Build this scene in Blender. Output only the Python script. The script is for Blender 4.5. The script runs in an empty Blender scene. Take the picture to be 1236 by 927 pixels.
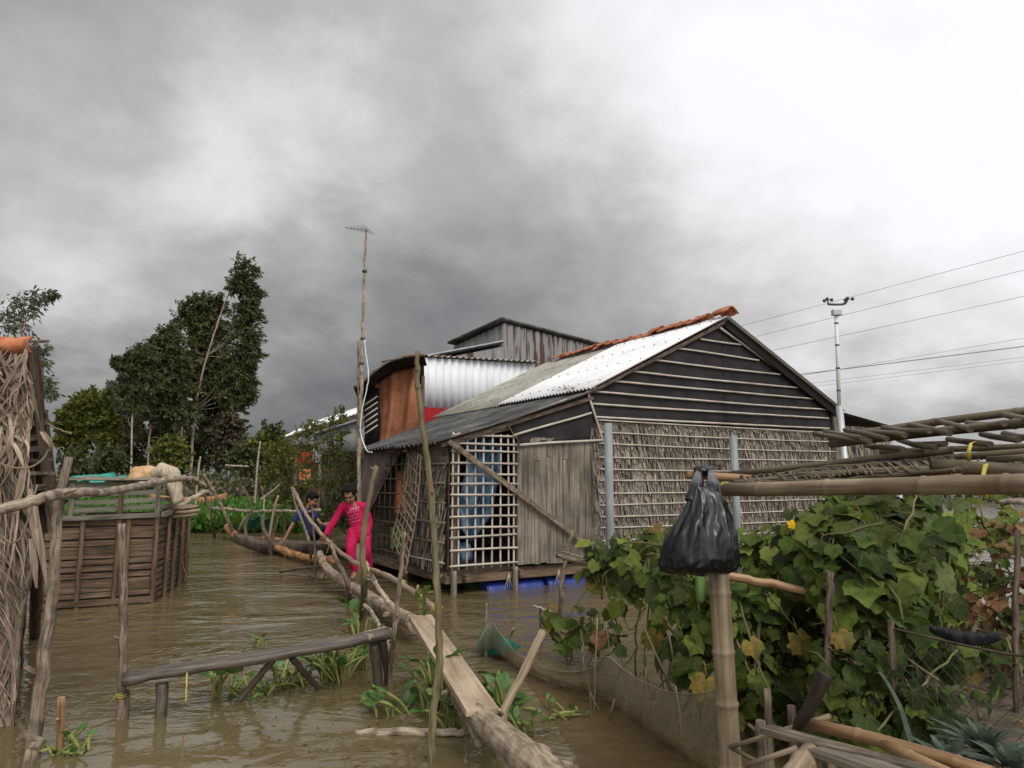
import bpy, bmesh, math, random
from mathutils import Vector, noise, Matrix
V = Vector
R = math.radians
S = bpy.context.scene
COL = S.collection
rnd = random.Random(7)

# ------------------------------------------------------------------ camera geometry (metres; x right, y forward, z up, water at z = 0)
PIT, FPX, EYE = R(7.6), 858.0, 1.6
def ray(px, py):
    cx, cy = (px-618)/FPX, -(py-463.5)/FPX
    return V((cx, math.cos(PIT)-math.sin(PIT)*cy, math.sin(PIT)+math.cos(PIT)*cy))
def P(px, py, Y):
    d = ray(px, py); t = Y/d.y
    return V((d.x*t, Y, EYE+d.z*t))
def G(px, py, z=0.0):
    d = ray(px, py); t = (z-EYE)/d.z
    return V((d.x*t, d.y*t, z))

# ------------------------------------------------------------------ materials
def mat(name, cols, scale=(1, 1, 1), detail=6.0, rough=.8, bump=.25, coord='UV', island=.25, spec=.3, metallic=0.0,
        dirt=None, dirt_scale=1.5, dirt_amt=.5, transl=0.0, transp=0.0, stops=None, dist=.01, hue=0.0):
    m = bpy.data.materials.new(name); m.use_nodes = True
    nt = m.node_tree; N = nt.nodes; L = nt.links
    b = N['Principled BSDF']; out = N['Material Output']
    tc = N.new('ShaderNodeTexCoord'); mp = N.new('ShaderNodeMapping'); mp.inputs['Scale'].default_value = scale
    L.new(tc.outputs[coord], mp.inputs['Vector'])
    vec = mp.outputs['Vector']
    geo = N.new('ShaderNodeNewGeometry')
    if island:
        add = N.new('ShaderNodeVectorMath'); add.operation = 'ADD'
        sc = N.new('ShaderNodeVectorMath'); sc.operation = 'SCALE'; sc.inputs[0].default_value = (37, 53, 71)
        L.new(geo.outputs['Random Per Island'], sc.inputs['Scale'])
        L.new(vec, add.inputs[0]); L.new(sc.outputs[0], add.inputs[1]); vec = add.outputs[0]
    nz = N.new('ShaderNodeTexNoise'); nz.inputs['Scale'].default_value = 1; nz.inputs['Detail'].default_value = detail
    nz.inputs['Roughness'].default_value = .62
    L.new(vec, nz.inputs['Vector'])
    cr = N.new('ShaderNodeValToRGB'); e = cr.color_ramp.elements
    n = len(cols)
    for i, c in enumerate(cols):
        pos = stops[i] if stops else (.35+.30*i/max(1, n-1))
        el = e[i] if i < 2 else e.new(pos)
        el.position = pos; el.color = (*c, 1)
    L.new(nz.outputs['Fac'], cr.inputs['Fac'])
    c = cr.outputs['Color']
    if dirt:
        n2 = N.new('ShaderNodeTexNoise'); n2.inputs['Scale'].default_value = dirt_scale; n2.inputs['Detail'].default_value = 7
        L.new(tc.outputs['Object'], n2.inputs['Vector'])
        r2 = N.new('ShaderNodeMapRange'); r2.inputs['From Min'].default_value = .45; r2.inputs['From Max'].default_value = .68
        r2.inputs['To Max'].default_value = dirt_amt
        L.new(n2.outputs['Fac'], r2.inputs['Value'])
        mx = N.new('ShaderNodeMixRGB'); mx.inputs['Color2'].default_value = (*dirt, 1)
        L.new(r2.outputs['Result'], mx.inputs['Fac']); L.new(c, mx.inputs['Color1']); c = mx.outputs['Color']
    if island:
        mr = N.new('ShaderNodeMapRange'); mr.inputs['To Min'].default_value = 1-island; mr.inputs['To Max'].default_value = 1+island
        L.new(geo.outputs['Random Per Island'], mr.inputs['Value'])
        hs = N.new('ShaderNodeHueSaturation'); L.new(c, hs.inputs['Color']); L.new(mr.outputs['Result'], hs.inputs['Value'])
        if hue:
            m3 = N.new('ShaderNodeMath'); m3.operation = 'MULTIPLY'; m3.inputs[1].default_value = 7.31
            m4 = N.new('ShaderNodeMath'); m4.operation = 'FRACT'
            m5 = N.new('ShaderNodeMapRange'); m5.inputs['To Min'].default_value = .5-hue; m5.inputs['To Max'].default_value = .5+hue
            L.new(geo.outputs['Random Per Island'], m3.inputs[0]); L.new(m3.outputs[0], m4.inputs[0]); L.new(m4.outputs[0], m5.inputs['Value'])
            L.new(m5.outputs['Result'], hs.inputs['Hue'])
        c = hs.outputs['Color']
    L.new(c, b.inputs['Base Color'])
    b.inputs['Roughness'].default_value = rough; b.inputs['Metallic'].default_value = metallic
    b.inputs['Specular IOR Level'].default_value = spec
    if bump:
        bp = N.new('ShaderNodeBump'); bp.inputs['Strength'].default_value = bump; bp.inputs['Distance'].default_value = dist
        L.new(nz.outputs['Fac'], bp.inputs['Height']); L.new(bp.outputs['Normal'], b.inputs['Normal'])
    sh = b.outputs[0]
    if transl:
        tr = N.new('ShaderNodeBsdfTranslucent'); L.new(c, tr.inputs['Color'])
        ms = N.new('ShaderNodeMixShader'); ms.inputs[0].default_value = transl
        L.new(sh, ms.inputs[1]); L.new(tr.outputs[0], ms.inputs[2]); sh = ms.outputs[0]
    if transp:
        tp = N.new('ShaderNodeBsdfTransparent')
        ms = N.new('ShaderNodeMixShader')
        n3 = N.new('ShaderNodeTexNoise'); n3.inputs['Scale'].default_value = 9; n3.inputs['Detail'].default_value = 3
        L.new(tc.outputs['Object'], n3.inputs['Vector'])
        r3 = N.new('ShaderNodeMapRange'); r3.inputs['To Min'].default_value = transp-.22; r3.inputs['To Max'].default_value = min(1, transp+.22)
        r3.inputs['From Min'].default_value = .3; r3.inputs['From Max'].default_value = .7
        L.new(n3.outputs['Fac'], r3.inputs['Value']); L.new(r3.outputs['Result'], ms.inputs[0])
        L.new(sh, ms.inputs[1]); L.new(tp.outputs[0], ms.inputs[2]); sh = ms.outputs[0]
    L.new(sh, out.inputs['Surface'])
    return m

M = {}
M['pale_wood'] = mat('pale_wood', [(.17, .13, .09), (.36, .29, .21), (.46, .39, .30)], (41.8, 7.8, 1), bump=.85, island=.12, dirt=(.10, .075, .05), dirt_scale=13, dirt_amt=.75)
M['grey_wood'] = mat('grey_wood', [(.07, .052, .035), (.19, .145, .10), (.28, .22, .16)], (49.4, 5.72, 1), bump=.85, island=.16, dirt=(.05, .04, .028), dirt_scale=11, dirt_amt=.75)
M['dark_wood'] = mat('dark_wood', [(.035, .024, .017), (.09, .063, .045), (.15, .11, .08)], (49.4, 5.72, 1), bump=.85, island=.22)
M['tool_wood'] = mat('tool_wood', [(.012, .008, .006), (.028, .018, .012), (.05, .033, .022)], (30, 5, 1), bump=.6, island=0, rough=.6)
M['wet_wood'] = mat('wet_wood', [(.035, .026, .02), (.09, .068, .052), (.14, .11, .085)], (38, 4.16, 1), bump=.85, rough=.45, spec=.5, island=.15)
M['red_wood'] = mat('red_wood', [(.16, .07, .03), (.40, .19, .08), (.50, .28, .13)], (18, 2.5, 1), bump=.5, island=.1, dirt=(.14, .08, .04), dirt_scale=6, dirt_amt=.7)
M['log'] = mat('log', [(.16, .12, .085), (.34, .27, .19), (.43, .35, .26)], (26.6, 5.2, 1), bump=.85, island=.1, dirt=(.09, .065, .042), dirt_scale=9, dirt_amt=.75, dist=.02)
M['green_pole'] = mat('green_pole', [(.07, .06, .03), (.15, .13, .065), (.21, .18, .10)], (41.8, 5.2, 1), bump=.85, island=.1, dirt=(.13, .075, .045), dirt_scale=3, dirt_amt=.8)
M['bamboo'] = mat('bamboo', [(.15, .11, .068), (.275, .21, .135), (.355, .29, .195)], (34, 1.6, 1), bump=.3, island=.12, rough=.55, dirt=(.13, .085, .05), dirt_scale=5, dirt_amt=.7)
M['bamboo_dark'] = mat('bamboo_dark', [(.05, .038, .022), (.115, .088, .054), (.185, .148, .095)], (34, 1.6, 1), bump=.3, island=.25, rough=.6)
M['bamboo_brown'] = mat('bamboo_brown', [(.14, .075, .035), (.27, .16, .08), (.34, .22, .12)], (34, 1.6, 1), bump=.3, island=.15, rough=.5)
M['bamboo_white'] = mat('bamboo_white', [(.22, .185, .145), (.46, .41, .345), (.58, .525, .455)], (30, 2, 1), bump=.3, island=.18, rough=.7)
M['plank'] = mat('plank', [(.26, .19, .12), (.44, .34, .23), (.52, .42, .30)], (16, 1.2, 1), bump=.35, island=.06, dirt=(.2, .14, .09), dirt_scale=3, dirt_amt=.6)
M['board'] = mat('board', [(.075, .062, .048), (.19, .157, .12), (.29, .245, .19)], (24, 1.3, 1), bump=.7, island=.34, dirt=(.06, .05, .04), dirt_scale=2.5, dirt_amt=.6)
M['slat'] = mat('slat', [(.045, .029, .018), (.11, .072, .045), (.185, .128, .083)], (20, 2, 1), bump=.6, island=.42)
M['slat_grey'] = mat('slat_grey', [(.06, .058, .042), (.14, .13, .097), (.20, .185, .14)], (20, 2, 1), bump=.5, island=.16)
M['thatch'] = mat('thatch', [(.085, .07, .054), (.215, .18, .143), (.33, .285, .235)], (40, 3, 1), bump=.6, island=.5, dirt=(.10, .085, .066), dirt_scale=1.3, dirt_amt=.6)
M['thatch_pale'] = mat('thatch_pale', [(.11, .078, .052), (.26, .195, .14), (.40, .32, .25)], (60, 3, 1), bump=.7, island=.42)
M['tarp_black'] = mat('tarp_black', [(.012, .010, .011), (.020, .017, .018), (.028, .024, .024)], (3, 3, 3), bump=.4, coord='Object', rough=.75, island=0, dist=.03)
M['verge_black'] = mat('verge_black', [(.006, .006, .006), (.012, .011, .011)], (3, 3, 3), bump=.2, coord='Object', rough=.8, island=0)
M['roof_white'] = mat('roof_white', [(.68, .68, .67), (.78, .78, .78), (.82, .82, .82)], (2, 3, 1), bump=0, coord='Object', rough=.45, island=0, spec=.5, dirt=(.55, .54, .51), dirt_scale=.8, dirt_amt=.22)
M['roof_beige'] = mat('roof_beige', [(.24, .225, .19), (.34, .32, .275), (.40, .38, .33)], (3, 3, 1), bump=0, coord='Object', rough=.7, island=0, dirt=(.16, .14, .11), dirt_scale=2, dirt_amt=.5)
M['roof_dark'] = mat('roof_dark', [(.035, .034, .032), (.085, .082, .076), (.15, .145, .135)], (2.5, 2.5, 2.5), bump=.3, coord='Object', rough=.85, island=0, dirt=(.03, .03, .025), dirt_scale=1.6, dirt_amt=.7)
M['rust_metal'] = mat('rust_metal', [(.045, .02, .016), (.075, .036, .028), (.17, .168, .162), (.235, .235, .23)], (5.0, .55, 1), bump=.1, coord='UV', rough=.65, island=0, stops=[.35, .452, .49, .8])
M['grey_metal'] = mat('grey_metal', [(.20, .205, .205), (.27, .275, .275), (.32, .325, .325)], (3, .5, 1), bump=.05, coord='UV', rough=.6, island=0, dirt=(.12, .09, .07), dirt_scale=1.2, dirt_amt=.4)
M['white_metal'] = mat('white_metal', [(.62, .63, .65), (.72, .73, .75), (.76, .77, .79)], (3, .5, 1), bump=.03, coord='UV', rough=.5, island=0)
M['tile'] = mat('tile', [(.26, .085, .04), (.47, .165, .075), (.55, .23, .12)], (9, 9, 9), bump=.35, coord='Object', rough=.8, island=.22, dirt=(.12, .06, .04), dirt_scale=5, dirt_amt=.6)
M['curtain'] = mat('curtain', [(.32, .125, .06), (.42, .175, .09), (.48, .22, .125)], (4, 4, 4), bump=.15, coord='Object', rough=.85, island=0, transl=.3)
M['drape'] = mat('drape', [(.14, .11, .105), (.21, .165, .16), (.25, .20, .19)], (4, 4, 4), bump=.15, coord='Object', rough=.8, island=0, transl=.2)
M['red_cloth'] = mat('red_cloth', [(.33, .012, .02), (.42, .02, .028)], (4, 4, 4), bump=.1, coord='Object', island=0)
M['orange_cloth'] = mat('orange_cloth', [(.5, .15, .06), (.7, .27, .12), (.75, .4, .25)], (5, 5, 5), bump=.1, coord='Object', island=0)
M['green_cloth'] = mat('green_cloth', [(.08, .2, .06), (.16, .33, .10)], (5, 5, 5), bump=.1, coord='Object', island=0)
M['blue_plastic'] = mat('blue_plastic', [(.012, .028, .17), (.02, .042, .25)], (3, 3, 3), bump=.05, coord='Object', rough=.4, island=0, spec=.5)
M['blue_film'] = mat('blue_film', [(.025, .07, .15), (.06, .15, .27), (.28, .42, .54)], (7, 7, 3), bump=.5, coord='Object', rough=.3, island=0, spec=.5, transl=.3)
M['concrete'] = mat('concrete', [(.16, .18, .185), (.23, .25, .255), (.28, .30, .305)], (6, 6, 2), bump=.15, coord='Object', rough=.7, island=0, dirt=(.2, .2, .19), dirt_scale=3, dirt_amt=.5)
M['galv'] = mat('galv', [(.36, .37, .38), (.50, .51, .52)], (6, 6, 2), bump=.05, coord='Object', rough=.45, island=0, metallic=.3)
M['pvc'] = mat('pvc', [(.62, .62, .63), (.72, .72, .72)], (6, 6, 2), bump=.02, coord='Object', rough=.4, island=0)
M['wire'] = mat('wire', [(.22, .22, .23), (.28, .28, .29)], (6, 6, 2), bump=0, coord='Object', rough=.6, island=0)
M['dark_metal'] = mat('dark_metal', [(.05, .05, .05), (.10, .095, .09)], (6, 6, 6), bump=.1, coord='Object', rough=.6, island=0)
M['white_cable'] = mat('white_cable', [(.6, .6, .58), (.7, .7, .68)], (6, 6, 2), bump=0, coord='Object', rough=.5, island=0)
M['bag'] = mat('bag', [(.004, .004, .005), (.006, .006, .007)], (20, 20, 6), bump=.3, coord='Object', rough=.24, island=0, spec=.42, dist=.010, detail=2)
M['yellow_tie'] = mat('yellow_tie', [(.42, .36, .05), (.62, .56, .12)], (20, 20, 20), bump=.1, coord='Object', rough=.5, island=.2, transl=.2)
M['net'] = mat('net', [(.16, .125, .075), (.24, .19, .12), (.30, .25, .17)], (60, 60, 60), bump=.15, coord='Object', rough=.8, island=0, transp=.33)
M['net_wet'] = mat('net_wet', [(.11, .066, .028), (.17, .105, .047)], (14, 14, 14), bump=.1, coord='Object', rough=.3, island=0, transp=.5, spec=.4)
M['net_green'] = mat('net_green', [(.01, .11, .07), (.02, .19, .12)], (60, 60, 60), bump=.15, coord='Object', rough=.7, island=0, transp=.25)
M['net_teal'] = mat('net_teal', [(.02, .22, .17), (.05, .38, .30)], (6, 6, 6), bump=.15, coord='Object', rough=.8, island=0)
M['net_black'] = mat('net_black', [(.008, .008, .009), (.02, .02, .022)], (30, 30, 30), bump=.4, coord='Object', rough=.8, island=0)
M['sack'] = mat('sack', [(.38, .22, .10), (.50, .32, .17), (.56, .40, .24)], (9, 9, 9), bump=.4, coord='Object', rough=.9, island=0)
M['sack_pale'] = mat('sack_pale', [(.32, .25, .17), (.46, .38, .28), (.54, .46, .36)], (40, 40, 9), bump=.6, coord='Object', rough=.9, island=0)
M['pink'] = mat('pink', [(.36, .006, .05), (.45, .010, .07), (.50, .014, .085)], (9, 9, 6), bump=.9, dist=.03, detail=2, coord='Object', rough=.85, island=0, spec=.2)
M['print_white'] = mat('print_white', [(.48, .28, .34), (.55, .38, .43)], (9, 9, 9), bump=0, coord='Object', island=0)
M['print_dim'] = mat('print_dim', [(.62, .25, .33), (.7, .36, .43)], (9, 9, 9), bump=0, coord='Object', island=0)
M['skin'] = mat('skin', [(.20, .098, .06), (.27, .14, .088), (.30, .16, .10)], (14, 14, 14), bump=.05, coord='Object', rough=.55, island=0, spec=.35)
M['lips'] = mat('lips', [(.18, .06, .05), (.22, .08, .065)], (14, 14, 14), bump=0, coord='Object', rough=.5, island=0)
M['eye_white'] = mat('eye_white', [(.55, .52, .5), (.6, .58, .55)], (9, 9, 9), bump=0, coord='Object', rough=.3, island=0)
M['hair'] = mat('hair', [(.003, .0025, .002), (.008, .0065, .006)], (60, 60, 12), bump=.3, coord='Object', rough=.75, island=0, spec=.15)
M['navy'] = mat('navy', [(.016, .02, .085), (.028, .034, .13)], (12, 12, 12), bump=.2, coord='Object', rough=.85, island=0)
M['shorts'] = mat('shorts', [(.012, .012, .02), (.02, .02, .03)], (12, 12, 12), bump=.2, coord='Object', rough=.85, island=0)
M['hull'] = mat('hull', [(.045, .032, .024), (.10, .072, .055), (.15, .115, .09)], (10, 2, 1), bump=.4, island=.1)
M['mud'] = mat('mud', [(.055, .04, .026), (.105, .077, .052), (.15, .115, .08)], (4, 4, 4), bump=.8, coord='Object', rough=.7, island=0, dist=.05, dirt=(.05, .065, .022), dirt_scale=1.1, dirt_amt=.4)
def leafmat(name, cols, island=.45, hue=.02, transl=.35, rough=.6, spec=.16, bump=.15):
    return mat(name, cols, (16, 16, 16), bump=bump, coord='Object', island=island, transl=transl, rough=rough, spec=spec, hue=hue)
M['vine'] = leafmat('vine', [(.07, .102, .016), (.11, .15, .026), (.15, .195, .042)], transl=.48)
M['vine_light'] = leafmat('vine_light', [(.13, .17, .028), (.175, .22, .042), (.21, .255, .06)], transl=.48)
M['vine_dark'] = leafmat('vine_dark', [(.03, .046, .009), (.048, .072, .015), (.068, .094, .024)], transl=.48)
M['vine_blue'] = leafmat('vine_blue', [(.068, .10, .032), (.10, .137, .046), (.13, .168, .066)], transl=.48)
M['leaf_yellow'] = leafmat('leaf_yellow', [(.10, .12, .03), (.22, .17, .035), (.34, .24, .04)], island=.3, hue=.03)
M['leaf_brown'] = leafmat('leaf_brown', [(.10, .05, .02), (.20, .11, .05), (.26, .16, .08)], island=.4)
M['vine_stem'] = mat('vine_stem', [(.09, .085, .03), (.16, .14, .06)], (9, 2, 1), bump=.2, island=.3)
M['dry_stem'] = mat('dry_stem', [(.15, .11, .065), (.27, .21, .13)], (9, 2, 1), bump=.2, island=.4)
M['flower'] = mat('flower', [(.75, .45, .01), (.85, .58, .02)], (9, 9, 9), bump=0, coord='Object', island=.1, transl=.3)
M['gourd'] = mat('gourd', [(.06, .12, .03), (.13, .21, .06), (.19, .27, .09)], (30, 3, 1), bump=.2, island=0, rough=.5)
M['hyacinth'] = leafmat('hyacinth', [(.05, .115, .02), (.09, .18, .035), (.13, .23, .05)], island=.35, rough=.35, spec=.5)
M['hyacinth_mat'] = leafmat('hyacinth_mat', [(.045, .12, .018), (.075, .175, .028), (.11, .215, .045)], island=.5)
M['hyacinth_stalk'] = mat('hyacinth_stalk', [(.10, .13, .03), (.20, .22, .06), (.26, .26, .09)], (9, 2, 1), bump=.1, island=.35, rough=.5)
M['pineapple'] = leafmat('pineapple', [(.06, .085, .06), (.10, .13, .095), (.14, .17, .125)], island=.3)
M['euca'] = leafmat('euca', [(.055, .06, .024), (.09, .098, .038), (.122, .13, .056)], island=.5, transl=.25, hue=.015)
M['euca_light'] = leafmat('euca_light', [(.045, .075, .015), (.08, .12, .025), (.11, .15, .038)], island=.45, transl=.3)
M['euca_grey'] = leafmat('euca_grey', [(.085, .095, .055), (.13, .14, .085), (.16, .17, .11)], island=.45, transl=.3)
M['bush_red'] = leafmat('bush_red', [(.06, .045, .03), (.09, .068, .042), (.10, .085, .045)], island=.45, transl=.2)
M['bush'] = leafmat('bush', [(.08, .092, .018), (.12, .135, .028), (.16, .175, .042)], island=.5, transl=.35)
M['bush_dark'] = leafmat('bush_dark', [(.048, .054, .021), (.074, .084, .03), (.10, .11, .045)], island=.5, transl=.25)
M['trunk_pale'] = mat('trunk_pale', [(.18, .145, .11), (.33, .28, .22), (.42, .37, .30)], (5.7, 1.56, 1), bump=.85, island=.15)
M['trunk_dark'] = mat('trunk_dark', [(.05, .04, .03), (.12, .095, .07)], (3, .6, 1), bump=.3, island=.15)
M['grass'] = leafmat('grass', [(.05, .09, .02), (.09, .14, .035), (.14, .18, .06)], island=.5)

def veins(m):
    nt = m.node_tree; N = nt.nodes; L = nt.links; b = N['Principled BSDF']
    def mm(op, x, y=None):
        n = N.new('ShaderNodeMath'); n.operation = op
        for i, q in enumerate((x, y)):
            if q is None: continue
            if isinstance(q, (int, float)): n.inputs[i].default_value = q
            else: L.new(q, n.inputs[i])
        return n.outputs[0]
    uv = N.new('ShaderNodeUVMap'); sp = N.new('ShaderNodeSeparateXYZ'); L.new(uv.outputs[0], sp.inputs[0])
    ang = mm('DIVIDE', mm('ARCTAN2', sp.outputs['X'], mm('ADD', sp.outputs['Y'], .0)), .72)
    rad = mm('SQRT', mm('ADD', mm('MULTIPLY', sp.outputs['X'], sp.outputs['X']), mm('MULTIPLY', sp.outputs['Y'], sp.outputs['Y'])))
    dist = mm('MULTIPLY', mm('ABSOLUTE', mm('SUBTRACT', mm('FRACT', mm('ADD', ang, 10.5)), .5)), rad)
    mr = N.new('ShaderNodeMapRange'); mr.inputs['From Min'].default_value = .008; mr.inputs['From Max'].default_value = .03
    mr.inputs['To Min'].default_value = .45; mr.inputs['To Max'].default_value = 0; L.new(dist, mr.inputs['Value'])
    src = b.inputs['Base Color'].links[0].from_socket
    mx = N.new('ShaderNodeMixRGB'); mx.inputs['Color2'].default_value = (.17, .21, .085, 1)
    L.new(mr.outputs['Result'], mx.inputs['Fac']); L.new(src, mx.inputs['Color1']); L.new(mx.outputs[0], b.inputs['Base Color'])
    return m
for k in ('vine', 'vine_light', 'vine_dark', 'vine_blue', 'leaf_yellow', 'hyacinth'): veins(M[k])

# ------------------------------------------------------------------ mesh builder
class MB:
    def __init__(s): s.v = []; s.f = []; s.uv = []; s.sm = []
    def face(s, idx, uvs=None, smooth=True):
        s.f.append(idx); s.uv.append(uvs or [(0, 0)]*len(idx)); s.sm.append(smooth)
    def tube(s, pts, rad, n=8, wob=0.0, cap=True, flat=1.0, up=None, seed=0, ripple=None):
        pts = [V(p) for p in pts]; k = len(pts)
        if not hasattr(rad, '__len__'): rad = [rad]*k
        base = len(s.v); L = 0.0; lens = []
        t0 = (pts[1]-pts[0]).normalized()
        u = V(up) if up is not None else (V((0, 0, 1)) if abs(t0.z) < .9 else V((0, 1, 0)))
        for i, p in enumerate(pts):
            if i: L += (p-pts[i-1]).length
            lens.append(L)
            t = (pts[min(i+1, k-1)]-pts[max(i-1, 0)])
            t = t.normalized() if t.length > 1e-9 else t0
            u = (u-t*u.dot(t))
            u = u.normalized() if u.length > 1e-6 else t.orthogonal().normalized()
            w = t.cross(u)
            for j in range(n):
                a = 2*math.pi*j/n
                r = rad[i]
                d = u*math.cos(a)*1.0+w*math.sin(a)*flat
                if wob: r *= 1+wob*noise.noise(V((p.x*6+seed*3.1+d.x*1.3, p.y*6+d.y*1.3, p.z*6+d.z*1.3)))
                if ripple: r *= ripple(a, i/(k-1))
                s.v.append(p+d*r)
        C = 2*math.pi*max(rad)
        for i in range(k-1):
            for j in range(n):
                a, b = base+i*n+j, base+i*n+(j+1) % n
                u0, u1 = C*j/n, C*(j+1)/n
                s.face([a, b, b+n, a+n], [(u0, lens[i]), (u1, lens[i]), (u1, lens[i+1]), (u0, lens[i+1])])
        if cap:
            s.face([base+j for j in reversed(range(n))], [(.02*math.cos(6.28*j/n), .02*math.sin(6.28*j/n)) for j in range(n)], False)
            e = base+(k-1)*n
            s.face([e+j for j in range(n)], [(.02*math.cos(6.28*j/n), .02*math.sin(6.28*j/n)) for j in range(n)], False)
        return s
    def box(s, c, ex, ey, ez):
        c = V(c); ex, ey, ez = V(ex), V(ey), V(ez)
        b = len(s.v)
        for k in (-1, 1):
            for j in (-1, 1):
                for i in (-1, 1): s.v.append(c+ex*i+ey*j+ez*k)
        lx, ly, lz = ex.length*2, ey.length*2, ez.length*2
        o = rnd.random()*5
        def q(idx, a, d):
            if a > d: uv = [(o, o), (o, o+a), (o+d, o+a), (o+d, o)]
            else: uv = [(o, o), (o+a, o), (o+a, o+d), (o, o+d)]
            s.face([b+i for i in idx], uv, False)
        q([0, 2, 3, 1], ly, lx) if False else None
        for idx, a, d in (([0, 2, 3, 1], ly, lx), ([4, 5, 7, 6], lx, ly), ([0, 1, 5, 4], lx, lz), ([2, 6, 7, 3], lz, lx), ([0, 4, 6, 2], lz, ly), ([1, 3, 7, 5], ly, lz)):
            q(idx, a, d)
        return s
    def beam(s, p0, p1, w, h, up=(0, 0, 1)):
        p0, p1 = V(p0), V(p1); t = (p1-p0); ln = t.length; t.normalize()
        up = V(up); side = t.cross(up).normalized(); up = side.cross(t).normalized()
        return s.box((p0+p1)/2, t*ln/2, side*w/2, up*h/2)
    def grid(s, fn, nu, nv, su=1.0, sv=1.0, smooth=True):
        b = len(s.v)
        for j in range(nv+1):
            for i in range(nu+1): s.v.append(V(fn(i/nu, j/nv)))
        for j in range(nv):
            for i in range(nu):
                a = b+j*(nu+1)+i
                s.face([a, a+1, a+nu+2, a+nu+1], [(su*i/nu, sv*j/nv), (su*(i+1)/nu, sv*j/nv), (su*(i+1)/nu, sv*(j+1)/nv), (su*i/nu, sv*(j+1)/nv)], smooth)
        return s
    def strip(s, pts, widths, side, smooth=True):     # ribbon along pts, width vector side
        b = len(s.v); side = V(side); L = 0; pl = None; ls = []
        o = rnd.random()*9
        for p, w in zip(pts, widths):
            p = V(p)
            if pl is not None: L += (p-pl).length
            pl = p; ls.append(L)
            s.v.append(p-side*w/2); s.v.append(p+side*w/2)
        for i in range(len(pts)-1):
            w0 = max(widths)
            s.face([b+2*i, b+2*i+1, b+2*i+3, b+2*i+2], [(o, o+ls[i]), (o+w0, o+ls[i]), (o+w0, o+ls[i+1]), (o, o+ls[i+1])], smooth)
        return s
    def poly(s, pts, smooth=False):
        b = len(s.v); pts = [V(p) for p in pts]
        for p in pts: s.v.append(p)
        s.face(list(range(b, b+len(pts))), [(p.x+p.y, p.z) for p in pts], smooth); return s
    def ball(s, c, r, n=10, m=7, wob=0.0, seed=0):
        c = V(c); r = V(r) if hasattr(r, '__len__') else V((r, r, r)); b = len(s.v)
        for i in range(m+1):
            th = math.pi*i/m
            for j in range(n):
                a = 2*math.pi*j/n
                d = V((math.sin(th)*math.cos(a), math.sin(th)*math.sin(a), math.cos(th)))
                k = 1+wob*noise.noise(d*1.7+V((seed, 0, 0)))
                s.v.append(c+V((d.x*r.x, d.y*r.y, d.z*r.z))*k)
        for i in range(m):
            for j in range(n):
                s.face([b+i*n+j, b+(i+1)*n+j, b+(i+1)*n+(j+1) % n, b+i*n+(j+1) % n], [(j/n, i/m), (j/n, (i+1)/m), ((j+1)/n, (i+1)/m), ((j+1)/n, i/m)])
        return s
    def build(s, name, m, parent=None, org=None, mods=()):
        if org is None:
            if parent is not None: org = ORG[parent.name]
            else:
                xs = [p.x for p in s.v]; ys = [p.y for p in s.v]; zs = [p.z for p in s.v]
                org = V(((min(xs)+max(xs))/2, (min(ys)+max(ys))/2, min(zs)))
        me = bpy.data.meshes.new(name)
        me.from_pydata([tuple(p-org) for p in s.v], [], s.f)
        uvl = me.uv_layers.new(name='UVMap')
        flat = [c for f in s.uv for uv in f for c in uv]
        uvl.data.foreach_set('uv', flat)
        me.polygons.foreach_set('use_smooth', s.sm)
        me.materials.append(M[m] if isinstance(m, str) else m)
        me.update()
        o = bpy.data.objects.new(name, me); COL.objects.link(o)
        if parent is not None: o.parent = parent
        else: o.location = org
        ORG[o.name] = org
        for md in mods:
            if md[0] == 'BEVEL':
                b = o.modifiers.new('bevel', 'BEVEL'); b.width = md[1]; b.segments = 2; b.limit_method = 'ANGLE'
            elif md[0] == 'SOLID':
                b = o.modifiers.new('solidify', 'SOLIDIFY'); b.thickness = md[1]; b.offset = 0
        return o
ORG = {}
def tag(o, label=None, cat=None, group=None, kind=None):
    if label: o['label'] = label
    if cat: o['category'] = cat
    if group: o['group'] = group
    if kind: o['kind'] = kind
    return o
def empty(name, loc, label, cat, group=None):
    o = bpy.data.objects.new(name, None); COL.objects.link(o); o.location = loc; o.empty_display_size = .2
    ORG[o.name] = V(loc)
    return tag(o, label, cat, group)

def smooth_path(pts, k=6, jit=0.0, seed=1):
    """Catmull-Rom through the points, k steps each, with a little natural wander."""
    pts = [V(p) for p in pts]; r = random.Random(seed)
    if len(pts) == 2: pts = [pts[0], pts[0].lerp(pts[1], .33), pts[0].lerp(pts[1], .66), pts[1]]
    ext = [pts[0]*2-pts[1]]+pts+[pts[-1]*2-pts[-2]]
    out = []
    for i in range(1, len(ext)-2):
        p0, p1, p2, p3 = ext[i-1:i+3]
        for j in range(k):
            t = j/k
            out.append(.5*((2*p1)+(p2-p0)*t+(2*p0-5*p1+4*p2-p3)*t*t+(3*p1-p0-3*p2+p3)*t**3))
    out.append(pts[-1])
    if jit:
        for i in range(1, len(out)-1):
            out[i] = out[i]+V((r.uniform(-jit, jit), r.uniform(-jit, jit), r.uniform(-jit, jit)))
    return out
def lin(a, b, n): return [a+(b-a)*i/(n-1) for i in range(n)]

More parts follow.
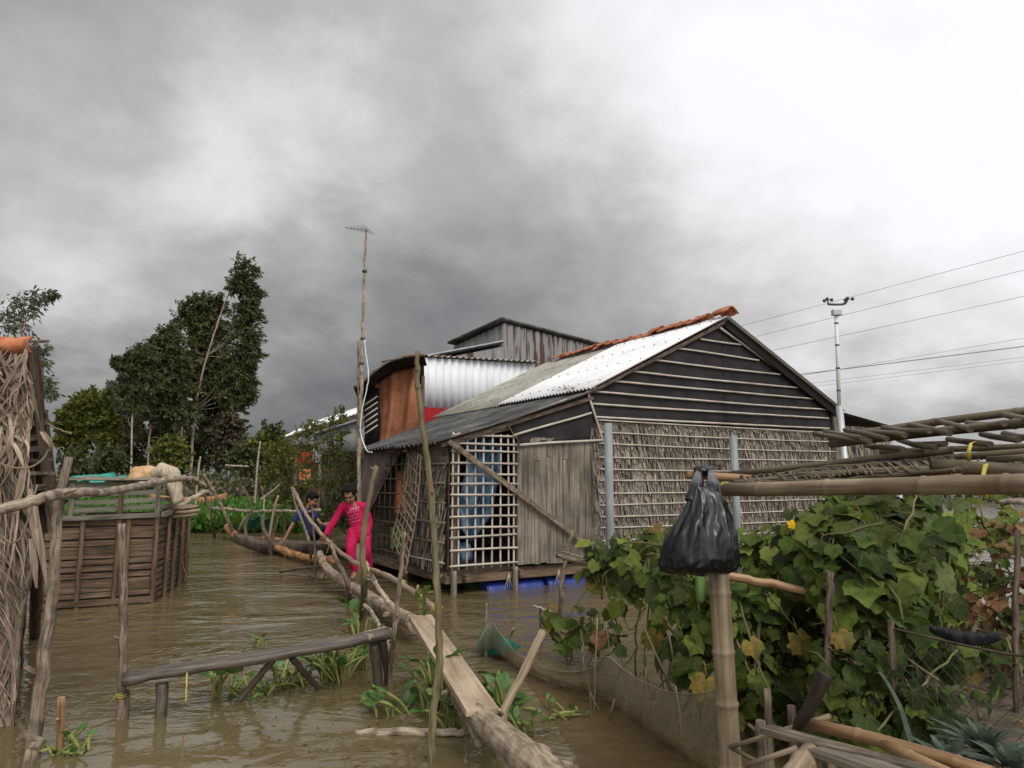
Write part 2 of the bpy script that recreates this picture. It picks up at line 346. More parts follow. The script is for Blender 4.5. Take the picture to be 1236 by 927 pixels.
def pole_mb(pts, r0, r1, jit=.006, seed=1, n=9, k=7, wob=.18, mb=None, knots=0):
    path = smooth_path(pts, k, jit, seed); rr = lin(r0, r1, len(path)); rs = random.Random(seed)
    mb = mb or MB()
    for _ in range(knots):
        i = rs.randrange(1, len(path)-1); rr[i] *= 1.14
        if r0 < .08:
            t = (path[i+1]-path[i-1]).normalized(); o = (t.orthogonal()*rs.uniform(-1, 1)+t.cross(t.orthogonal())*rs.uniform(-1, 1)).normalized()
            e = path[i]+o*rr[i]*rs.uniform(1.5, 2.6)+t*rr[i]*rs.uniform(.4, 1.6)
            mb.tube([path[i]+o*rr[i]*.3, e], [rr[i]*.5, rr[i]*.3], 6)
    return mb.tube(path, rr, n, wob=wob, seed=seed)
def bamboo_mb(p0, p1, r0, r1, seed=1, sag=0.0, node=.26, n=12, mb=None, mid=None):
    """Culm with raised rings at the nodes."""
    rs = random.Random(seed); p0, p1 = V(p0), V(p1); L = (p1-p0).length
    side = V((rs.uniform(-1, 1), rs.uniform(-1, 1), rs.uniform(-1, 1)))*.006
    pts, rr = [], []
    def at(t):
        p = p0.lerp(p1, t)+V((0, 0, -sag*4*t*(1-t)))+side*math.sin(t*5+seed)
        return p
    d = 0.0; pts.append(at(0)); rr.append(r0)
    x = node*rs.uniform(.3, .9)
    while x < L-.02:
        t = x/L; r = r0+(r1-r0)*t; e = min(.012, r*.5)/L
        for dt, k in ((-2.2*e, 1.0), (-e, 1.04), (-.3*e, 1.13), (.3*e, 1.10), (e, .98), (2.4*e, 1.0)):
            if 0 < t+dt < 1: pts.append(at(t+dt)); rr.append(r*k)
        x += node*rs.uniform(.8, 1.25)
    pts.append(at(1)); rr.append(r1)
    return (mb or MB()).tube(pts, rr, n)

def leaf_fan(mb, base, nrm, tip, size, shape, curl=.25, rs=rnd):
    """A lobed leaf: outline shape in (x, y) units, y from the stalk to the tip."""
    nrm = V(nrm).normalized(); tip = V(tip); tip = (tip-nrm*tip.dot(nrm))
    tip = tip.normalized() if tip.length > 1e-5 else nrm.orthogonal().normalized()
    sx = tip.cross(nrm)
    b = len(mb.v); k = rs.uniform(.2, 1.7)*curl; fold = rs.uniform(.0, .6); tw = rs.uniform(-.35, .35); wd = rs.uniform(.82, 1.12)
    fl = rs.uniform(.0, .16)
    def pt(x, y, i=0):
        z = -k*((x*x)*.9+(y-.35)**2*1.0)+fold*abs(x)*.5+tw*x*y+fl*math.sin(i*2.3+tw*20)*(abs(x)+abs(y-.33))*.8
        return base+(sx*x*wd+tip*y+nrm*z)*size
    shape = [(x*(1+rs.uniform(-.10, .10)), y+rs.uniform(-.04, .04)) for x, y in shape]
    mb.v.append(pt(0, .33))
    for i, (x, y) in enumerate(shape): mb.v.append(pt(x, y, i))
    n = len(shape)
    for i in range(n):
        j = (i+1) % n
        mb.face([b, b+1+i, b+1+j], [(0, .33), shape[i], shape[j]], True)
GOURD = [(0, .10), (.10, -.08), (.26, -.10), (.40, .02), (.46, .16), (.55, .27), (.50, .42), (.50, .60), (.34, .64), (.22, .76), (.10, .90), (0, .98)]
GOURD = GOURD+[(-x, y) for x, y in reversed(GOURD[1:-1])]
ROUND = [(0, 0), (.22, .04), (.40, .22), (.44, .48), (.34, .76), (.14, .94), (0, 1.0), (-.14, .94), (-.34, .76), (-.44, .48), (-.40, .22), (-.22, .04)]

OVAL = [(x*.72, y) for x, y in ROUND]
# ------------------------------------------------------------------ sky, sun, camera
def build_world():
    w = bpy.data.worlds.new('World'); S.world = w; w.use_nodes = True
    nt = w.node_tree; N = nt.nodes; L = nt.links
    bg = N['Background']; bg.inputs['Strength'].default_value = .1
    sky = N.new('ShaderNodeTexSky'); sky.sky_type = 'NISHITA'; sky.sun_disc = False
    sky.sun_elevation = R(48); sky.sun_rotation = R(148); sky.air_density = 1.5; sky.dust_density = 3
    tc = N.new('ShaderNodeTexCoord')
    def math_(op, a, b=None, c=None):
        n = N.new('ShaderNodeMath'); n.operation = op
        for i, x in enumerate((a, b, c)):
            if x is None: continue
            if isinstance(x, (int, float)): n.inputs[i].default_value = x
            else: L.new(x, n.inputs[i])
        return n.outputs[0]
    def vmath(op, a, b=None):
        n = N.new('ShaderNodeVectorMath'); n.operation = op
        for i, x in enumerate((a, b)):
            if x is None: continue
            if isinstance(x, (tuple, list)): n.inputs[i].default_value = x
            else: L.new(x, n.inputs[i])
        return n
    d = tc.outputs['Generated']
    sep = N.new('ShaderNodeSeparateXYZ'); L.new(d, sep.inputs[0])
    den = math_('ADD', math_('MAXIMUM', sep.outputs['Z'], 0.0), .42)
    cb = N.new('ShaderNodeCombineXYZ')
    L.new(math_('DIVIDE', sep.outputs['X'], den), cb.inputs[0]); L.new(math_('DIVIDE', sep.outputs['Y'], den), cb.inputs[1])
    def nz(vec, scale, detail, rough, off=0.0, dist=0.0):
        n = N.new('ShaderNodeTexNoise'); n.inputs['Scale'].default_value = scale; n.inputs['Detail'].default_value = detail
        n.inputs['Roughness'].default_value = rough; n.inputs['Distortion'].default_value = dist
        v = vmath('ADD', vec, (off, off*.7, off*.3)); L.new(v.outputs[0], n.inputs['Vector']); return n
    # clouds drift: bend the viewing direction a little so that every cloud patch has a ragged edge
    n1 = nz(cb.outputs[0], 2.6, 6, .55, 3.3)
    wv = vmath('SUBTRACT', n1.outputs['Color'], (.5, .5, .5)); ws = N.new('ShaderNodeVectorMath'); ws.operation = 'SCALE'
    L.new(wv.outputs[0], ws.inputs[0]); ws.inputs['Scale'].default_value = .42
    dw = vmath('NORMALIZE', vmath('ADD', d, ws.outputs[0]).outputs[0]).outputs[0]
    tot = None
    for c, sig, a in [(ray(x, y), g, h) for x, y, g, h in CLOUDS]:
        c = V(c).normalized()
        dt = vmath('DOT_PRODUCT', dw, tuple(c)).outputs['Value']
        g = math_('MULTIPLY', math_('EXPONENT', math_('MULTIPLY', math_('SUBTRACT', dt, 1.0), 1.0/(sig*sig))), a)
        tot = g if tot is None else math_('ADD', tot, g)
    fb = nz(cb.outputs[0], 3.6, 7, .56, 9.1, .35)
    fb2 = nz(cb.outputs[0], 1.5, 5, .6, 1.7, .3)
    tex = math_('ADD', math_('MULTIPLY', math_('SUBTRACT', fb.outputs['Fac'], .5), .30), math_('MULTIPLY', math_('SUBTRACT', fb2.outputs['Fac'], .5), .40))
    # texture is weaker where the cloud is thin and bright
    val = math_('ADD', SKYBASE, tot)
    val = math_('ADD', val, math_('MULTIPLY', tex, 1.0))
    cr = N.new('ShaderNodeValToRGB'); e = cr.color_ramp.elements
    stops = [(0.0, (.085, .092, .108)), (.22, (.135, .140, .153)), (.42, (.26, .258, .262)), (.62, (.47, .465, .465)), (.8, (.76, .755, .77)), (1.0, (.98, .965, 1.0))]
    for i, (p, c) in enumerate(stops):
        el = e[i] if i < 2 else e.new(p)
        el.position = p; el.color = (*c, 1)
    L.new(val, cr.inputs['Fac'])
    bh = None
    for c, sig, a in FILL_BEHIND:
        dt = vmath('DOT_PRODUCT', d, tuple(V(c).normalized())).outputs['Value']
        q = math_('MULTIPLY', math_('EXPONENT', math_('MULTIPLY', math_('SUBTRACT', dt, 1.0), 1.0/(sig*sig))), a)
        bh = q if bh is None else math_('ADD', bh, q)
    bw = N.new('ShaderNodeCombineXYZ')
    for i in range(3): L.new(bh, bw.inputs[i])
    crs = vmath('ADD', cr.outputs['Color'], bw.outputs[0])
    cl = vmath('SCALE', crs.outputs[0]); cl.inputs['Scale'].default_value = 10.0
    mx = N.new('ShaderNodeMixRGB'); mx.inputs['Fac'].default_value = .965
    L.new(sky.outputs[0], mx.inputs['Color1']); L.new(cl.outputs[0], mx.inputs['Color2'])
    L.new(mx.outputs[0], bg.inputs['Color'])
SKYBASE = .43
# (pixel direction in the photograph, spread in radians, brighter or darker)
CLOUDS = [(130, -60, 0.115, 0.02), (290, -60, 0.115, -0.04), (610, -60, 0.115, -0.06), (770, -60, 0.115, 0.03), (930, -60, 0.115, 0.02), (1090, -60, 0.115, 0.04), (1260, -60, 0.115, 0.03), (-30, 70, 0.115, 0.10), (130, 70, 0.115, -0.06), (290, 70, 0.115, 0.05), (450, 70, 0.115, -0.11), (610, 70, 0.115, 0.05), (770, 70, 0.115, 0.13), (930, 70, 0.115, 0.07), (1090, 70, 0.115, -0.03), (-30, 200, 0.115, 0.09), (130, 200, 0.115, -0.07), (290, 200, 0.115, 0.36), (450, 200, 0.115, 0.04), (610, 200, 0.115, -0.07), (770, 200, 0.115, -0.06), (930, 200, 0.115, 0.14), (1260, 200, 0.115, 0.06), (-30, 320, 0.115, 0.10), (130, 320, 0.115, -0.06), (290, 320, 0.115, -0.04), (450, 320, 0.115, -0.02), (770, 320, 0.115, -0.04), (930, 320, 0.115, 0.05), (1090, 320, 0.115, 0.10), (1260, 320, 0.115, 0.14), (-30, 430, 0.115, 0.21), (130, 430, 0.115, 0.30), (290, 430, 0.115, 0.03), (450, 430, 0.115, -0.05), (610, 430, 0.115, -0.08), (770, 430, 0.115, 0.06), (930, 430, 0.115, 0.02), (1260, 430, 0.115, 0.01), (-30, 530, 0.115, -0.20), (130, 530, 0.115, -0.14), (290, 530, 0.115, -0.15), (450, 530, 0.115, -0.08), (610, 530, 0.115, -0.13), (770, 530, 0.115, -0.05), (930, 530, 0.115, 0.03), (1090, 530, 0.115, -0.03), (1260, 530, 0.115, -0.03), (618, -500, 0.450, 0.31), (1500, -100, 0.350, 0.42), (-400, 0, 0.350, -0.15)]
FILL_BEHIND = [((.45, -1, .75), .55, 1.5), ((-.5, -.8, 1.0), .45, .5)]  # added sky glow, unseen behind the camera, to brighten the house front
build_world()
sd = bpy.data.lights.new('sun', 'SUN'); sd.energy = 1.5; sd.angle = R(24); sd.color = (1, .965, .92)
so = bpy.data.objects.new('sun', sd); COL.objects.link(so)
az, el = R(148), R(48)
so.rotation_euler = (-V((math.sin(az)*math.cos(el), math.cos(az)*math.cos(el), math.sin(el)))).to_track_quat('-Z', 'Y').to_euler()
so.location = (10, -5, 20)
cd = bpy.data.cameras.new('camera'); cam = bpy.data.objects.new('camera', cd); COL.objects.link(cam)
cam.location = (0, 0, EYE); cam.rotation_euler = (R(90)+PIT, 0, 0)
cd.sensor_width = 36; cd.lens = FPX/1236*36; cd.clip_start = .05; cd.clip_end = 4000
S.camera = cam
S.view_settings.view_transform = 'Standard'; S.view_settings.look = 'None'; S.view_settings.exposure = 0; S.view_settings.gamma = 1
S.view_settings.use_curve_mapping = False
S.render.engine = 'CYCLES'; S.cycles.use_denoising = True; S.cycles.max_bounces = 6; S.cycles.transparent_max_bounces = 12

# ------------------------------------------------------------------ ground and water
def interp(x, xs, ys):
    if x <= xs[0]: return ys[0]
    for i in range(len(xs)-1):
        if x <= xs[i+1]:
            t = (x-xs[i])/(xs[i+1]-xs[i]); return ys[i]+(ys[i+1]-ys[i])*t
    return ys[-1]
def sst(a, b, x):
    t = max(0, min(1, (x-a)/(b-a))); return t*t*(3-2*t)
def ground_h(x, y):
    edge = interp(y, [-3, 1.5, 3, 4.5, 5.6, 6.6, 7.3, 8, 9], [1.6, 1.45, 1.25, 1.12, 1.05, 1.2, 1.8, 3.2, 8])
    edge += .18*noise.noise(V((x*.6, y*.9, 2)))
    b = sst(0, .75, x-edge)*(1-sst(7.0, 8.4, y))*sst(-6, -4, y)
    h = -.6+b*(.86+.10*noise.noise(V((x*1.3, y*1.3, 0)))+.06*noise.noise(V((x*5, y*5, 0))))
    far = sst(44, 50, y+6*noise.noise(V((x*.03, 0, 0))))
    h = h+(.95+.15*noise.noise(V((x*.05, y*.05, 1))))*far
    return h
def axis(segs):
    out = [segs[0][0]]
    for a, b, st in segs:
        n = max(1, round((b-a)/st)); out += [a+(b-a)*(i+1)/n for i in range(n)]
    return out
xs = axis([(-3000, -400, 650), (-400, -60, 34), (-60, -8, 4), (-8, .6, .8), (.6, 6, .09), (6, 14, .5), (14, 60, 4), (60, 400, 34), (400, 3000, 650)])
ys = axis([(-400, -8, 98), (-8, 1, 1), (1, 9, .11), (9, 40, 3), (40, 56, 1.5), (56, 400, 34), (400, 3500, 620)])
g = MB()
for y in ys:
    for x in xs: g.v.append(V((x, y, ground_h(x, y))))
nx = len(xs)
for j in range(len(ys)-1):
    for i in range(nx-1):
        a = j*nx+i; g.face([a, a+1, a+nx+1, a+nx])
tag(g.build('ground', 'mud', org=V((0, 0, 0))), kind='structure')

def water_mat():
    m = bpy.data.materials.new('muddy_water'); m.use_nodes = True
    nt = m.node_tree; N = nt.nodes; L = nt.links; b = N['Principled BSDF']
    tc = N.new('ShaderNodeTexCoord')
    def nzz(scale, det, rot, dist=0.0):
        mp = N.new('ShaderNodeMapping'); mp.inputs['Scale'].default_value = scale; mp.inputs['Rotation'].default_value = (0, 0, rot)
        L.new(tc.outputs['Object'], mp.inputs['Vector'])
        n = N.new('ShaderNodeTexNoise'); n.inputs['Scale'].default_value = 1; n.inputs['Detail'].default_value = det; n.inputs['Roughness'].default_value = .55
        n.inputs['Distortion'].default_value = dist
        L.new(mp.outputs[0], n.inputs['Vector']); return n.outputs['Fac']
    a = nzz((3.0, 4.6, 1), 3, R(-38), .9); bb = nzz((8, 10, 1), 2, R(-15), .5); c = nzz((.7, 1.0, 1), 2, R(-30), .5)
    calm = nzz((.28, .28, 1), 2, 0)
    def mm(op, x, y):
        n = N.new('ShaderNodeMath'); n.operation = op
        for i, q in enumerate((x, y)):
            if isinstance(q, (int, float)): n.inputs[i].default_value = q
            else: L.new(q, n.inputs[i])
        return n.outputs[0]
    h = mm('ADD', mm('MULTIPLY', a, .6), mm('ADD', mm('MULTIPLY', bb, .18), mm('MULTIPLY', c, .5)))
    # wind reaches the open pond more than the sheltered near corner
    sp = N.new('ShaderNodeSeparateXYZ'); L.new(tc.outputs['Object'], sp.inputs[0])
    sh = N.new('ShaderNodeMapRange'); sh.inputs['From Min'].default_value = 4.9; sh.inputs['From Max'].default_value = 6.9
    sh.inputs['To Min'].default_value = .10; sh.inputs['To Max'].default_value = 1; L.new(mm('ADD', sp.outputs['Y'], mm('MULTIPLY', calm, 1.5)), sh.inputs['Value'])
    bp = N.new('ShaderNodeBump'); bp.inputs['Strength'].default_value = .9; bp.inputs['Distance'].default_value = .07
    pt = N.new('ShaderNodeMapRange'); pt.inputs['From Min'].default_value = .36; pt.inputs['From Max'].default_value = .62
    pt.inputs['To Min'].default_value = .35; pt.inputs['To Max'].default_value = 1.1; L.new(nzz((.55, .8, 1), 3, R(-25), .8), pt.inputs['Value'])
    L.new(mm('MULTIPLY', mm('MULTIPLY', h, pt.outputs['Result']), sh.outputs['Result']), bp.inputs['Height']); L.new(bp.outputs['Normal'], b.inputs['Normal'])
    cr = N.new('ShaderNodeValToRGB'); e = cr.color_ramp.elements
    e[0].position = .3; e[0].color = (.105, .080, .038, 1); e[1].position = .7; e[1].color = (.148, .115, .058, 1)
    L.new(calm, cr.inputs['Fac']); L.new(cr.outputs[0], b.inputs['Base Color'])
    b.inputs['Roughness'].default_value = .06; b.inputs['IOR'].default_value = 1.40
    return m
M['water'] = water_mat()
w = MB()
w.grid(lambda u, v: (-3000+6000*u, -400+3900*v, 0), 1, 1)
tag(w.build('water', 'water', org=V((0, 0, 0))), kind='structure')

# ------------------------------------------------------------------ trees
def quadleaf(mb, p, d, side, l, w):
    b = len(mb.v)
    mb.v += [p, p+d*l*.5+side*w*.5, p+d*l, p+d*l*.5-side*w*.5]
    o = rnd.random()*9
    mb.face([b, b+1, b+2, b+3], [(o, o), (o+w, o+l*.5), (o, o+l), (o-w, o+l*.5)], False)
def rv(r, k=1): return V((r.gauss(0, k), r.gauss(0, k), r.gauss(0, k)))
def crown(mb, blobs, Y, n_per, lsz, lw, r, wind=V((.35, 0, -.8)), sub=16, depth=1.0, wood=None, tw=.004):
    """Leaves set along short twigs that radiate from each limb end."""
    if lsz > .3: n_per = int(n_per*2.7); lsz *= .88; lw *= .98
    per = max(4, n_per//sub)
    for px, py, rp in blobs:
        R_ = rp*Y/FPX*(.95 if lsz > .3 else 1); c = P(px, py, Y)
        for _ in range(sub):
            q = rv(r); q.y *= depth; q = (q/max(.3, q.length)+V((.12, 0, .12))).normalized()
            L_ = R_*r.uniform(.65, 1.5); st_ = c+q*L_*.15+rv(r, R_*.25); d0 = (q+wind*.5).normalized()
            pts = [st_, st_+q*L_*.5, st_+q*L_*.5+d0*L_*.5]
            if wood is not None: wood.tube(pts, [tw, tw*.8, tw*.4], 4)
            for k in range(per):
                f = .15+.85*(k+r.random()*.6)/per
                p = pts[0].lerp(pts[1], f*2) if f < .5 else pts[1].lerp(pts[2], f*2-1)
                p = p+rv(r, R_*.06)
                d = (q*.5+wind+rv(r, .55)).normalized(); s = d.cross(rv(r, 1)).normalized()
                z = r.uniform(.6, 1.35)
                quadleaf(mb, p, d, s, lsz*z, lw*z)
def tree(name, label, Y, trunk, r0, r1, blobs, m, tm, n_per=240, lsz=.5, lw=.16, group=None, seed=1, sub=28, limbs=.5, wind=V((.45, 0, -.6)), cat='tree', depth=1.0, gz=0.25, twig=False):
    r = random.Random(seed)
    pts = [P(x, y, Y+dy) for x, y, dy in trunk]
    pts[0].z = gz-.1
    t = empty(name, (pts[0].x, pts[0].y, gz), label, cat, group)
    wood = pole_mb(pts, r0*.7, r1*.7, jit=r0*.2, seed=seed, n=7, k=5, wob=.1)
    for px, py, rp in blobs:
        if r.random() > limbs: continue
        c = P(px, py, Y); low = [q for q in pts[1:] if q.z < c.z-.2] or [pts[1]]
        best = min(low, key=lambda q: (q-c).length)
        wood.tube(smooth_path([best, best.lerp(c, .5)+V((0, 0, -.06*(c-best).length)), c], 3, 0.03, seed), lin(r1*.55, r1*.2, 7), 5)
    mb = MB(); crown(mb, blobs, Y, n_per, lsz, lw, r, wind, sub, depth=depth, wood=wood if twig else None)
    wood.build('trunk', tm, t)
    mb.build('crown', m, t)
    return t
GT = 'trees and bushes on the far bank'
tree('eucalyptus_tree', 'tallest eucalyptus with a bare pale trunk leaning right under a narrow wind-blown crown', 60,
     [(232, 545, 0), (236, 495, 0), (250, 430, 0), (268, 375, 0), (280, 345, 0), (292, 322, 0)], .16, .05,
     [(293, 326, 13), (296, 340, 13), (288, 345, 11), (299, 358, 12), (294, 375, 13), (303, 376, 10), (292, 395, 14), (300, 410, 13), (288, 425, 15), (299, 436, 12), (285, 450, 16), (296, 462, 12), (282, 475, 15), (293, 480, 11), (272, 465, 14), (278, 440, 12)],
     'euca', 'trunk_pale', 391, .46, .13, GT, 3, limbs=.7)
tree('eucalyptus_tree', 'second tallest eucalyptus with a rounded dark top left of the leaning bare trunk', 63,
     [(215, 560, 0), (222, 500, 0), (235, 430, 0), (245, 380, 0), (248, 365, 0)], .15, .05,
     [(240, 366, 13), (228, 374, 14), (252, 372, 12), (262, 368, 9), (222, 388, 12), (243, 388, 16), (258, 392, 15), (232, 405, 15), (250, 412, 16), (266, 410, 13), (240, 432, 17), (258, 438, 16), (228, 430, 14), (248, 460, 18), (262, 465, 15), (232, 458, 16)],
     'euca', 'trunk_pale', 374, .46, .13, GT, 4, limbs=.4)
tree('eucalyptus_tree', 'middle eucalyptus of the far clump, its dense dark crown stepping down to the left', 58,
     [(178, 560, 0), (183, 500, 0), (192, 450, 0), (200, 415, 0)], .13, .05,
     [(196, 408, 11), (205, 402, 9), (186, 418, 12), (208, 418, 15), (195, 432, 16), (212, 442, 16), (182, 440, 13), (200, 460, 18), (216, 470, 17), (184, 468, 15), (205, 488, 18), (222, 498, 16), (188, 495, 15)],
     'euca', 'trunk_pale', 357, .46, .13, GT, 5)
tree('eucalyptus_tree', 'slim eucalyptus with a straight pale trunk standing before the left of the clump', 54,
     [(161, 566, 0), (159, 520, 0), (162, 470, 0), (165, 440, 0)], .12, .05,
     [(168, 424, 9), (160, 432, 10), (174, 436, 11), (152, 440, 8), (166, 450, 13), (178, 460, 12), (156, 462, 12), (146, 440, 6), (140, 436, 5), (168, 480, 14), (150, 482, 12)],
     'euca', 'trunk_pale', 300, .42, .12, GT, 6)
tree('eucalyptus_tree', 'short thin eucalyptus at the left edge of the tall clump', 62,
     [(138, 560, 0), (140, 510, 0), (144, 470, 0)], .1, .04,
     [(142, 462, 9), (134, 472, 10), (148, 480, 12), (138, 490, 12), (128, 488, 9), (146, 505, 14), (130, 508, 12), (142, 525, 14)], 'euca_grey', 'trunk_pale', 300, .42, .12, GT, 7)
tree('leafy_tree', 'bright yellow-green broad tree at the left end of the far tree line', 56,
     [(104, 565, 0), (104, 530, 0), (108, 500, 0)], .14, .06,
     [(108, 484, 11), (96, 492, 12), (118, 492, 12), (84, 500, 11), (104, 504, 15), (124, 506, 13), (88, 516, 14), (110, 522, 15), (76, 512, 8), (128, 525, 12), (98, 536, 13), (80, 532, 11)], 'bush', 'trunk_dark', 230, .42, .24, GT, 8, wind=V((.2, 0, -.1)))
tree('eucalyptus_tree', 'low dense eucalyptus filling the foot of the clump beneath the tall crowns', 66,
     [(240, 566, 0), (242, 520, 0), (240, 490, 0)], .14, .06,
     [(160, 530, 18), (185, 525, 19), (210, 522, 20), (235, 505, 20), (260, 500, 19), (230, 535, 20), (255, 530, 18), (195, 548, 16), (278, 515, 15), (150, 552, 13), (225, 556, 14), (170, 505, 14), (195, 515, 15), (135, 545, 12), (120, 555, 12), (250, 556, 14), (275, 552, 13), (175, 560, 12), (200, 565, 12), (300, 560, 11), (145, 520, 12), (220, 545, 15), (244, 530, 16), (270, 535, 15), (170, 470, 15), (190, 460, 16), (212, 455, 17), (235, 455, 17), (258, 460, 16), (278, 468, 13), (160, 495, 15), (182, 488, 16), (206, 482, 17), (232, 480, 18), (256, 484, 17), (276, 492, 14), (244, 425, 14), (216, 430, 14), (150, 478, 11), (266, 440, 13), (286, 440, 10)], 'bush_dark', 'trunk_dark', 420, .42, .15, GT, 9)
tree('bush', 'reddish-brown bush at the right foot of the eucalyptus clump', 50, [(275, 568, 0), (274, 540, 0), (272, 520, 0)], .08, .04,
     [(270, 508, 9), (280, 516, 10), (264, 522, 11), (276, 532, 13), (286, 530, 8), (268, 545, 12), (284, 548, 12)], 'bush_red', 'trunk_dark', 200, .34, .2, GT, 10, cat='bush')
tree('bush', 'rounded yellow-green bush in front of the dark foot of the clump', 46, [(203, 572, 0), (203, 556, 0), (203, 545, 0)], .07, .04,
     [(203, 532, 9), (194, 542, 10), (213, 542, 10), (203, 550, 13), (190, 556, 9), (217, 556, 9)], 'bush', 'trunk_dark', 240, .28, .18, GT, 11, cat='bush')
for i, (x, yb, rr, m, lb) in enumerate([(292, 552, 12, 'bush_dark', 'low dark bush right of the reddish-brown bush'), (312, 545, 13, 'bush', 'pale green bush beside the low house roof and right of the low dark bush'),
     (326, 532, 13, 'bush_dark', 'dark upright bush behind the shrub by the boy'), (130, 556, 12, 'bush_dark', 'dark bush behind the teal net under the yellow-green tree'),
     (90, 560, 12, 'bush_dark', 'dark bush behind the coop roof and beside the thatched hut'), (340, 556, 14, 'bush', 'yellow-green bush half hidden behind the near shrub')]):
    tree('bush', lb, 42+i, [(x, 574, 0), (x, 562, 0), (x+1, yb-4, 0)], .06, .03,
         [(x, yb-rr, rr*.8), (x-rr*.7, yb-rr*.2, rr*.8), (x+rr*.7, yb-rr*.1, rr*.85), (x, yb+2, rr), (x-rr*.8, yb+rr*.6, rr*.7), (x+rr*.8, yb+rr*.7, rr*.7)], m, 'trunk_dark', 220, .28, .17, GT, 20+i, cat='bush')
tree('eucalyptus_tree', 'sparse grey-green tree showing above the thatched hut', 30, [(30, 575, 0), (26, 500, 0), (24, 440, 0), (28, 390, 0)], .12, .04,
     [(30, 362, 11), (18, 372, 12), (44, 360, 9), (55, 358, 7), (10, 380, 11), (36, 376, 10), (26, 390, 13), (8, 396, 10), (64, 357, 4), (52, 420, 5), (55, 462, 7), (60, 475, 6), (50, 440, 8), (48, 470, 10)], 'euca_grey', 'trunk_pale', 130, .24, .08, GT, 40, limbs=.9)
# distant wooded horizon
far = MB(); r = random.Random(77)
for i in range(5200):
    x = r.uniform(-240, 190); y = r.uniform(130, 160); hh = 2.4+1.6*noise.noise(V((x*.05, 0, 5)))+r.uniform(-.8, .8)
    p = V((x, y, .2+max(.2, hh)*r.random()**.7)); d = (V((0, 0, 1))+rv(r, .8)).normalized(); s = d.cross(rv(r)).normalized()
    quadleaf(far, p, d, s, 1.3, 1.0)
tag(far.build('treeline', 'bush_dark'), kind='stuff')

# near shrubs between the boy and the far house
shr = [('shrub', 'tall feathery green shrub with open sprays in front of the far house roof', 17.5, [(395, 640, 0), (393, 600, 0), (398, 550, 0), (405, 515, 0)], .045, .02,
        [(412, 500, 9), (402, 512, 10), (385, 520, 11), (372, 516, 8), (364, 528, 10), (396, 530, 12), (412, 525, 9), (378, 540, 13), (400, 550, 14), (416, 548, 10), (388, 565, 14), (408, 572, 13), (370, 560, 10), (395, 590, 14), (412, 598, 11), (378, 585, 11), (405, 620, 11), (422, 565, 7), (418, 590, 8)], 'bush', 150, 12),
       ('shrub', 'bushy yellow-green shrub left of the boy and against the hyacinth field', 19, [(345, 632, 0), (344, 600, 0), (348, 560, 0)], .04, .02,
        [(345, 538, 11), (333, 548, 11), (356, 546, 11), (326, 560, 10), (342, 562, 14), (360, 566, 12), (334, 580, 12), (352, 586, 13), (322, 582, 8), (342, 602, 12), (362, 602, 11), (330, 602, 9), (365, 585, 9)], 'bush', 200, 13),
       ('shrub', 'dark shrub behind the boy and the girl beside the house', 16.5, [(424, 648, 0), (424, 610, 0), (426, 570, 0)], .035, .02,
        [(426, 560, 10), (416, 580, 12), (428, 590, 11), (404, 606, 12), (420, 612, 12), (392, 622, 11), (408, 632, 11), (380, 630, 9), (424, 636, 9), (430, 610, 7)], 'bush_dark', 200, 14)]
for nm, lb, Y, tr, a, b, bl, m, npr, sd_ in shr:
    tree(nm, lb, Y, tr, a, b, bl, m, 'trunk_dark', npr, .10, .042, None, sd_, wind=V((.35, 0, .15)), sub=14, limbs=.9, cat='shrub', gz=-.1, twig=True)

# floating hyacinth field, one green mass
hy = MB(); r = random.Random(5)
cnt = 0
while cnt < 15000:
    y = 21.5+24*r.random()**1.6; x = r.uniform(-.62, .0)*y
    lim = -.325*y+interp(y, [21, 24, 46], [0, .2, 0])
    if x > -.285*y and y < 24: continue
    if noise.noise(V((x*.35, y*.35, 3))) < -.32: continue
    p = V((x, y, r.uniform(0, .32))); d = (V((0, 0, 1.1))+rv(r, .5)).normalized(); s = d.cross(rv(r)).normalized()
    k = r.uniform(.7, 1.3); quadleaf(hy, p, d, s, .36*k, .19*k); cnt += 1
tag(hy.build('hyacinth_field', 'hyacinth_mat'), kind='stuff')

fs = MB(); r = random.Random(78)
for i in range(9000):
    x = r.uniform(-48, 42); y = 46+r.random()*6; hh = 1.5+1.1*noise.noise(V((x*.16, 0, 9)))
    p = V((x, y, max(0, r.random()**.8*hh))); d = (V((.2, 0, .6))+rv(r, .7)).normalized(); s_ = d.cross(rv(r)).normalized()
    quadleaf(fs, p, d, s_, r.uniform(.25, .6), r.uniform(.12, .28))
tag(fs.build('undergrowth', 'bush_dark'), kind='stuff')

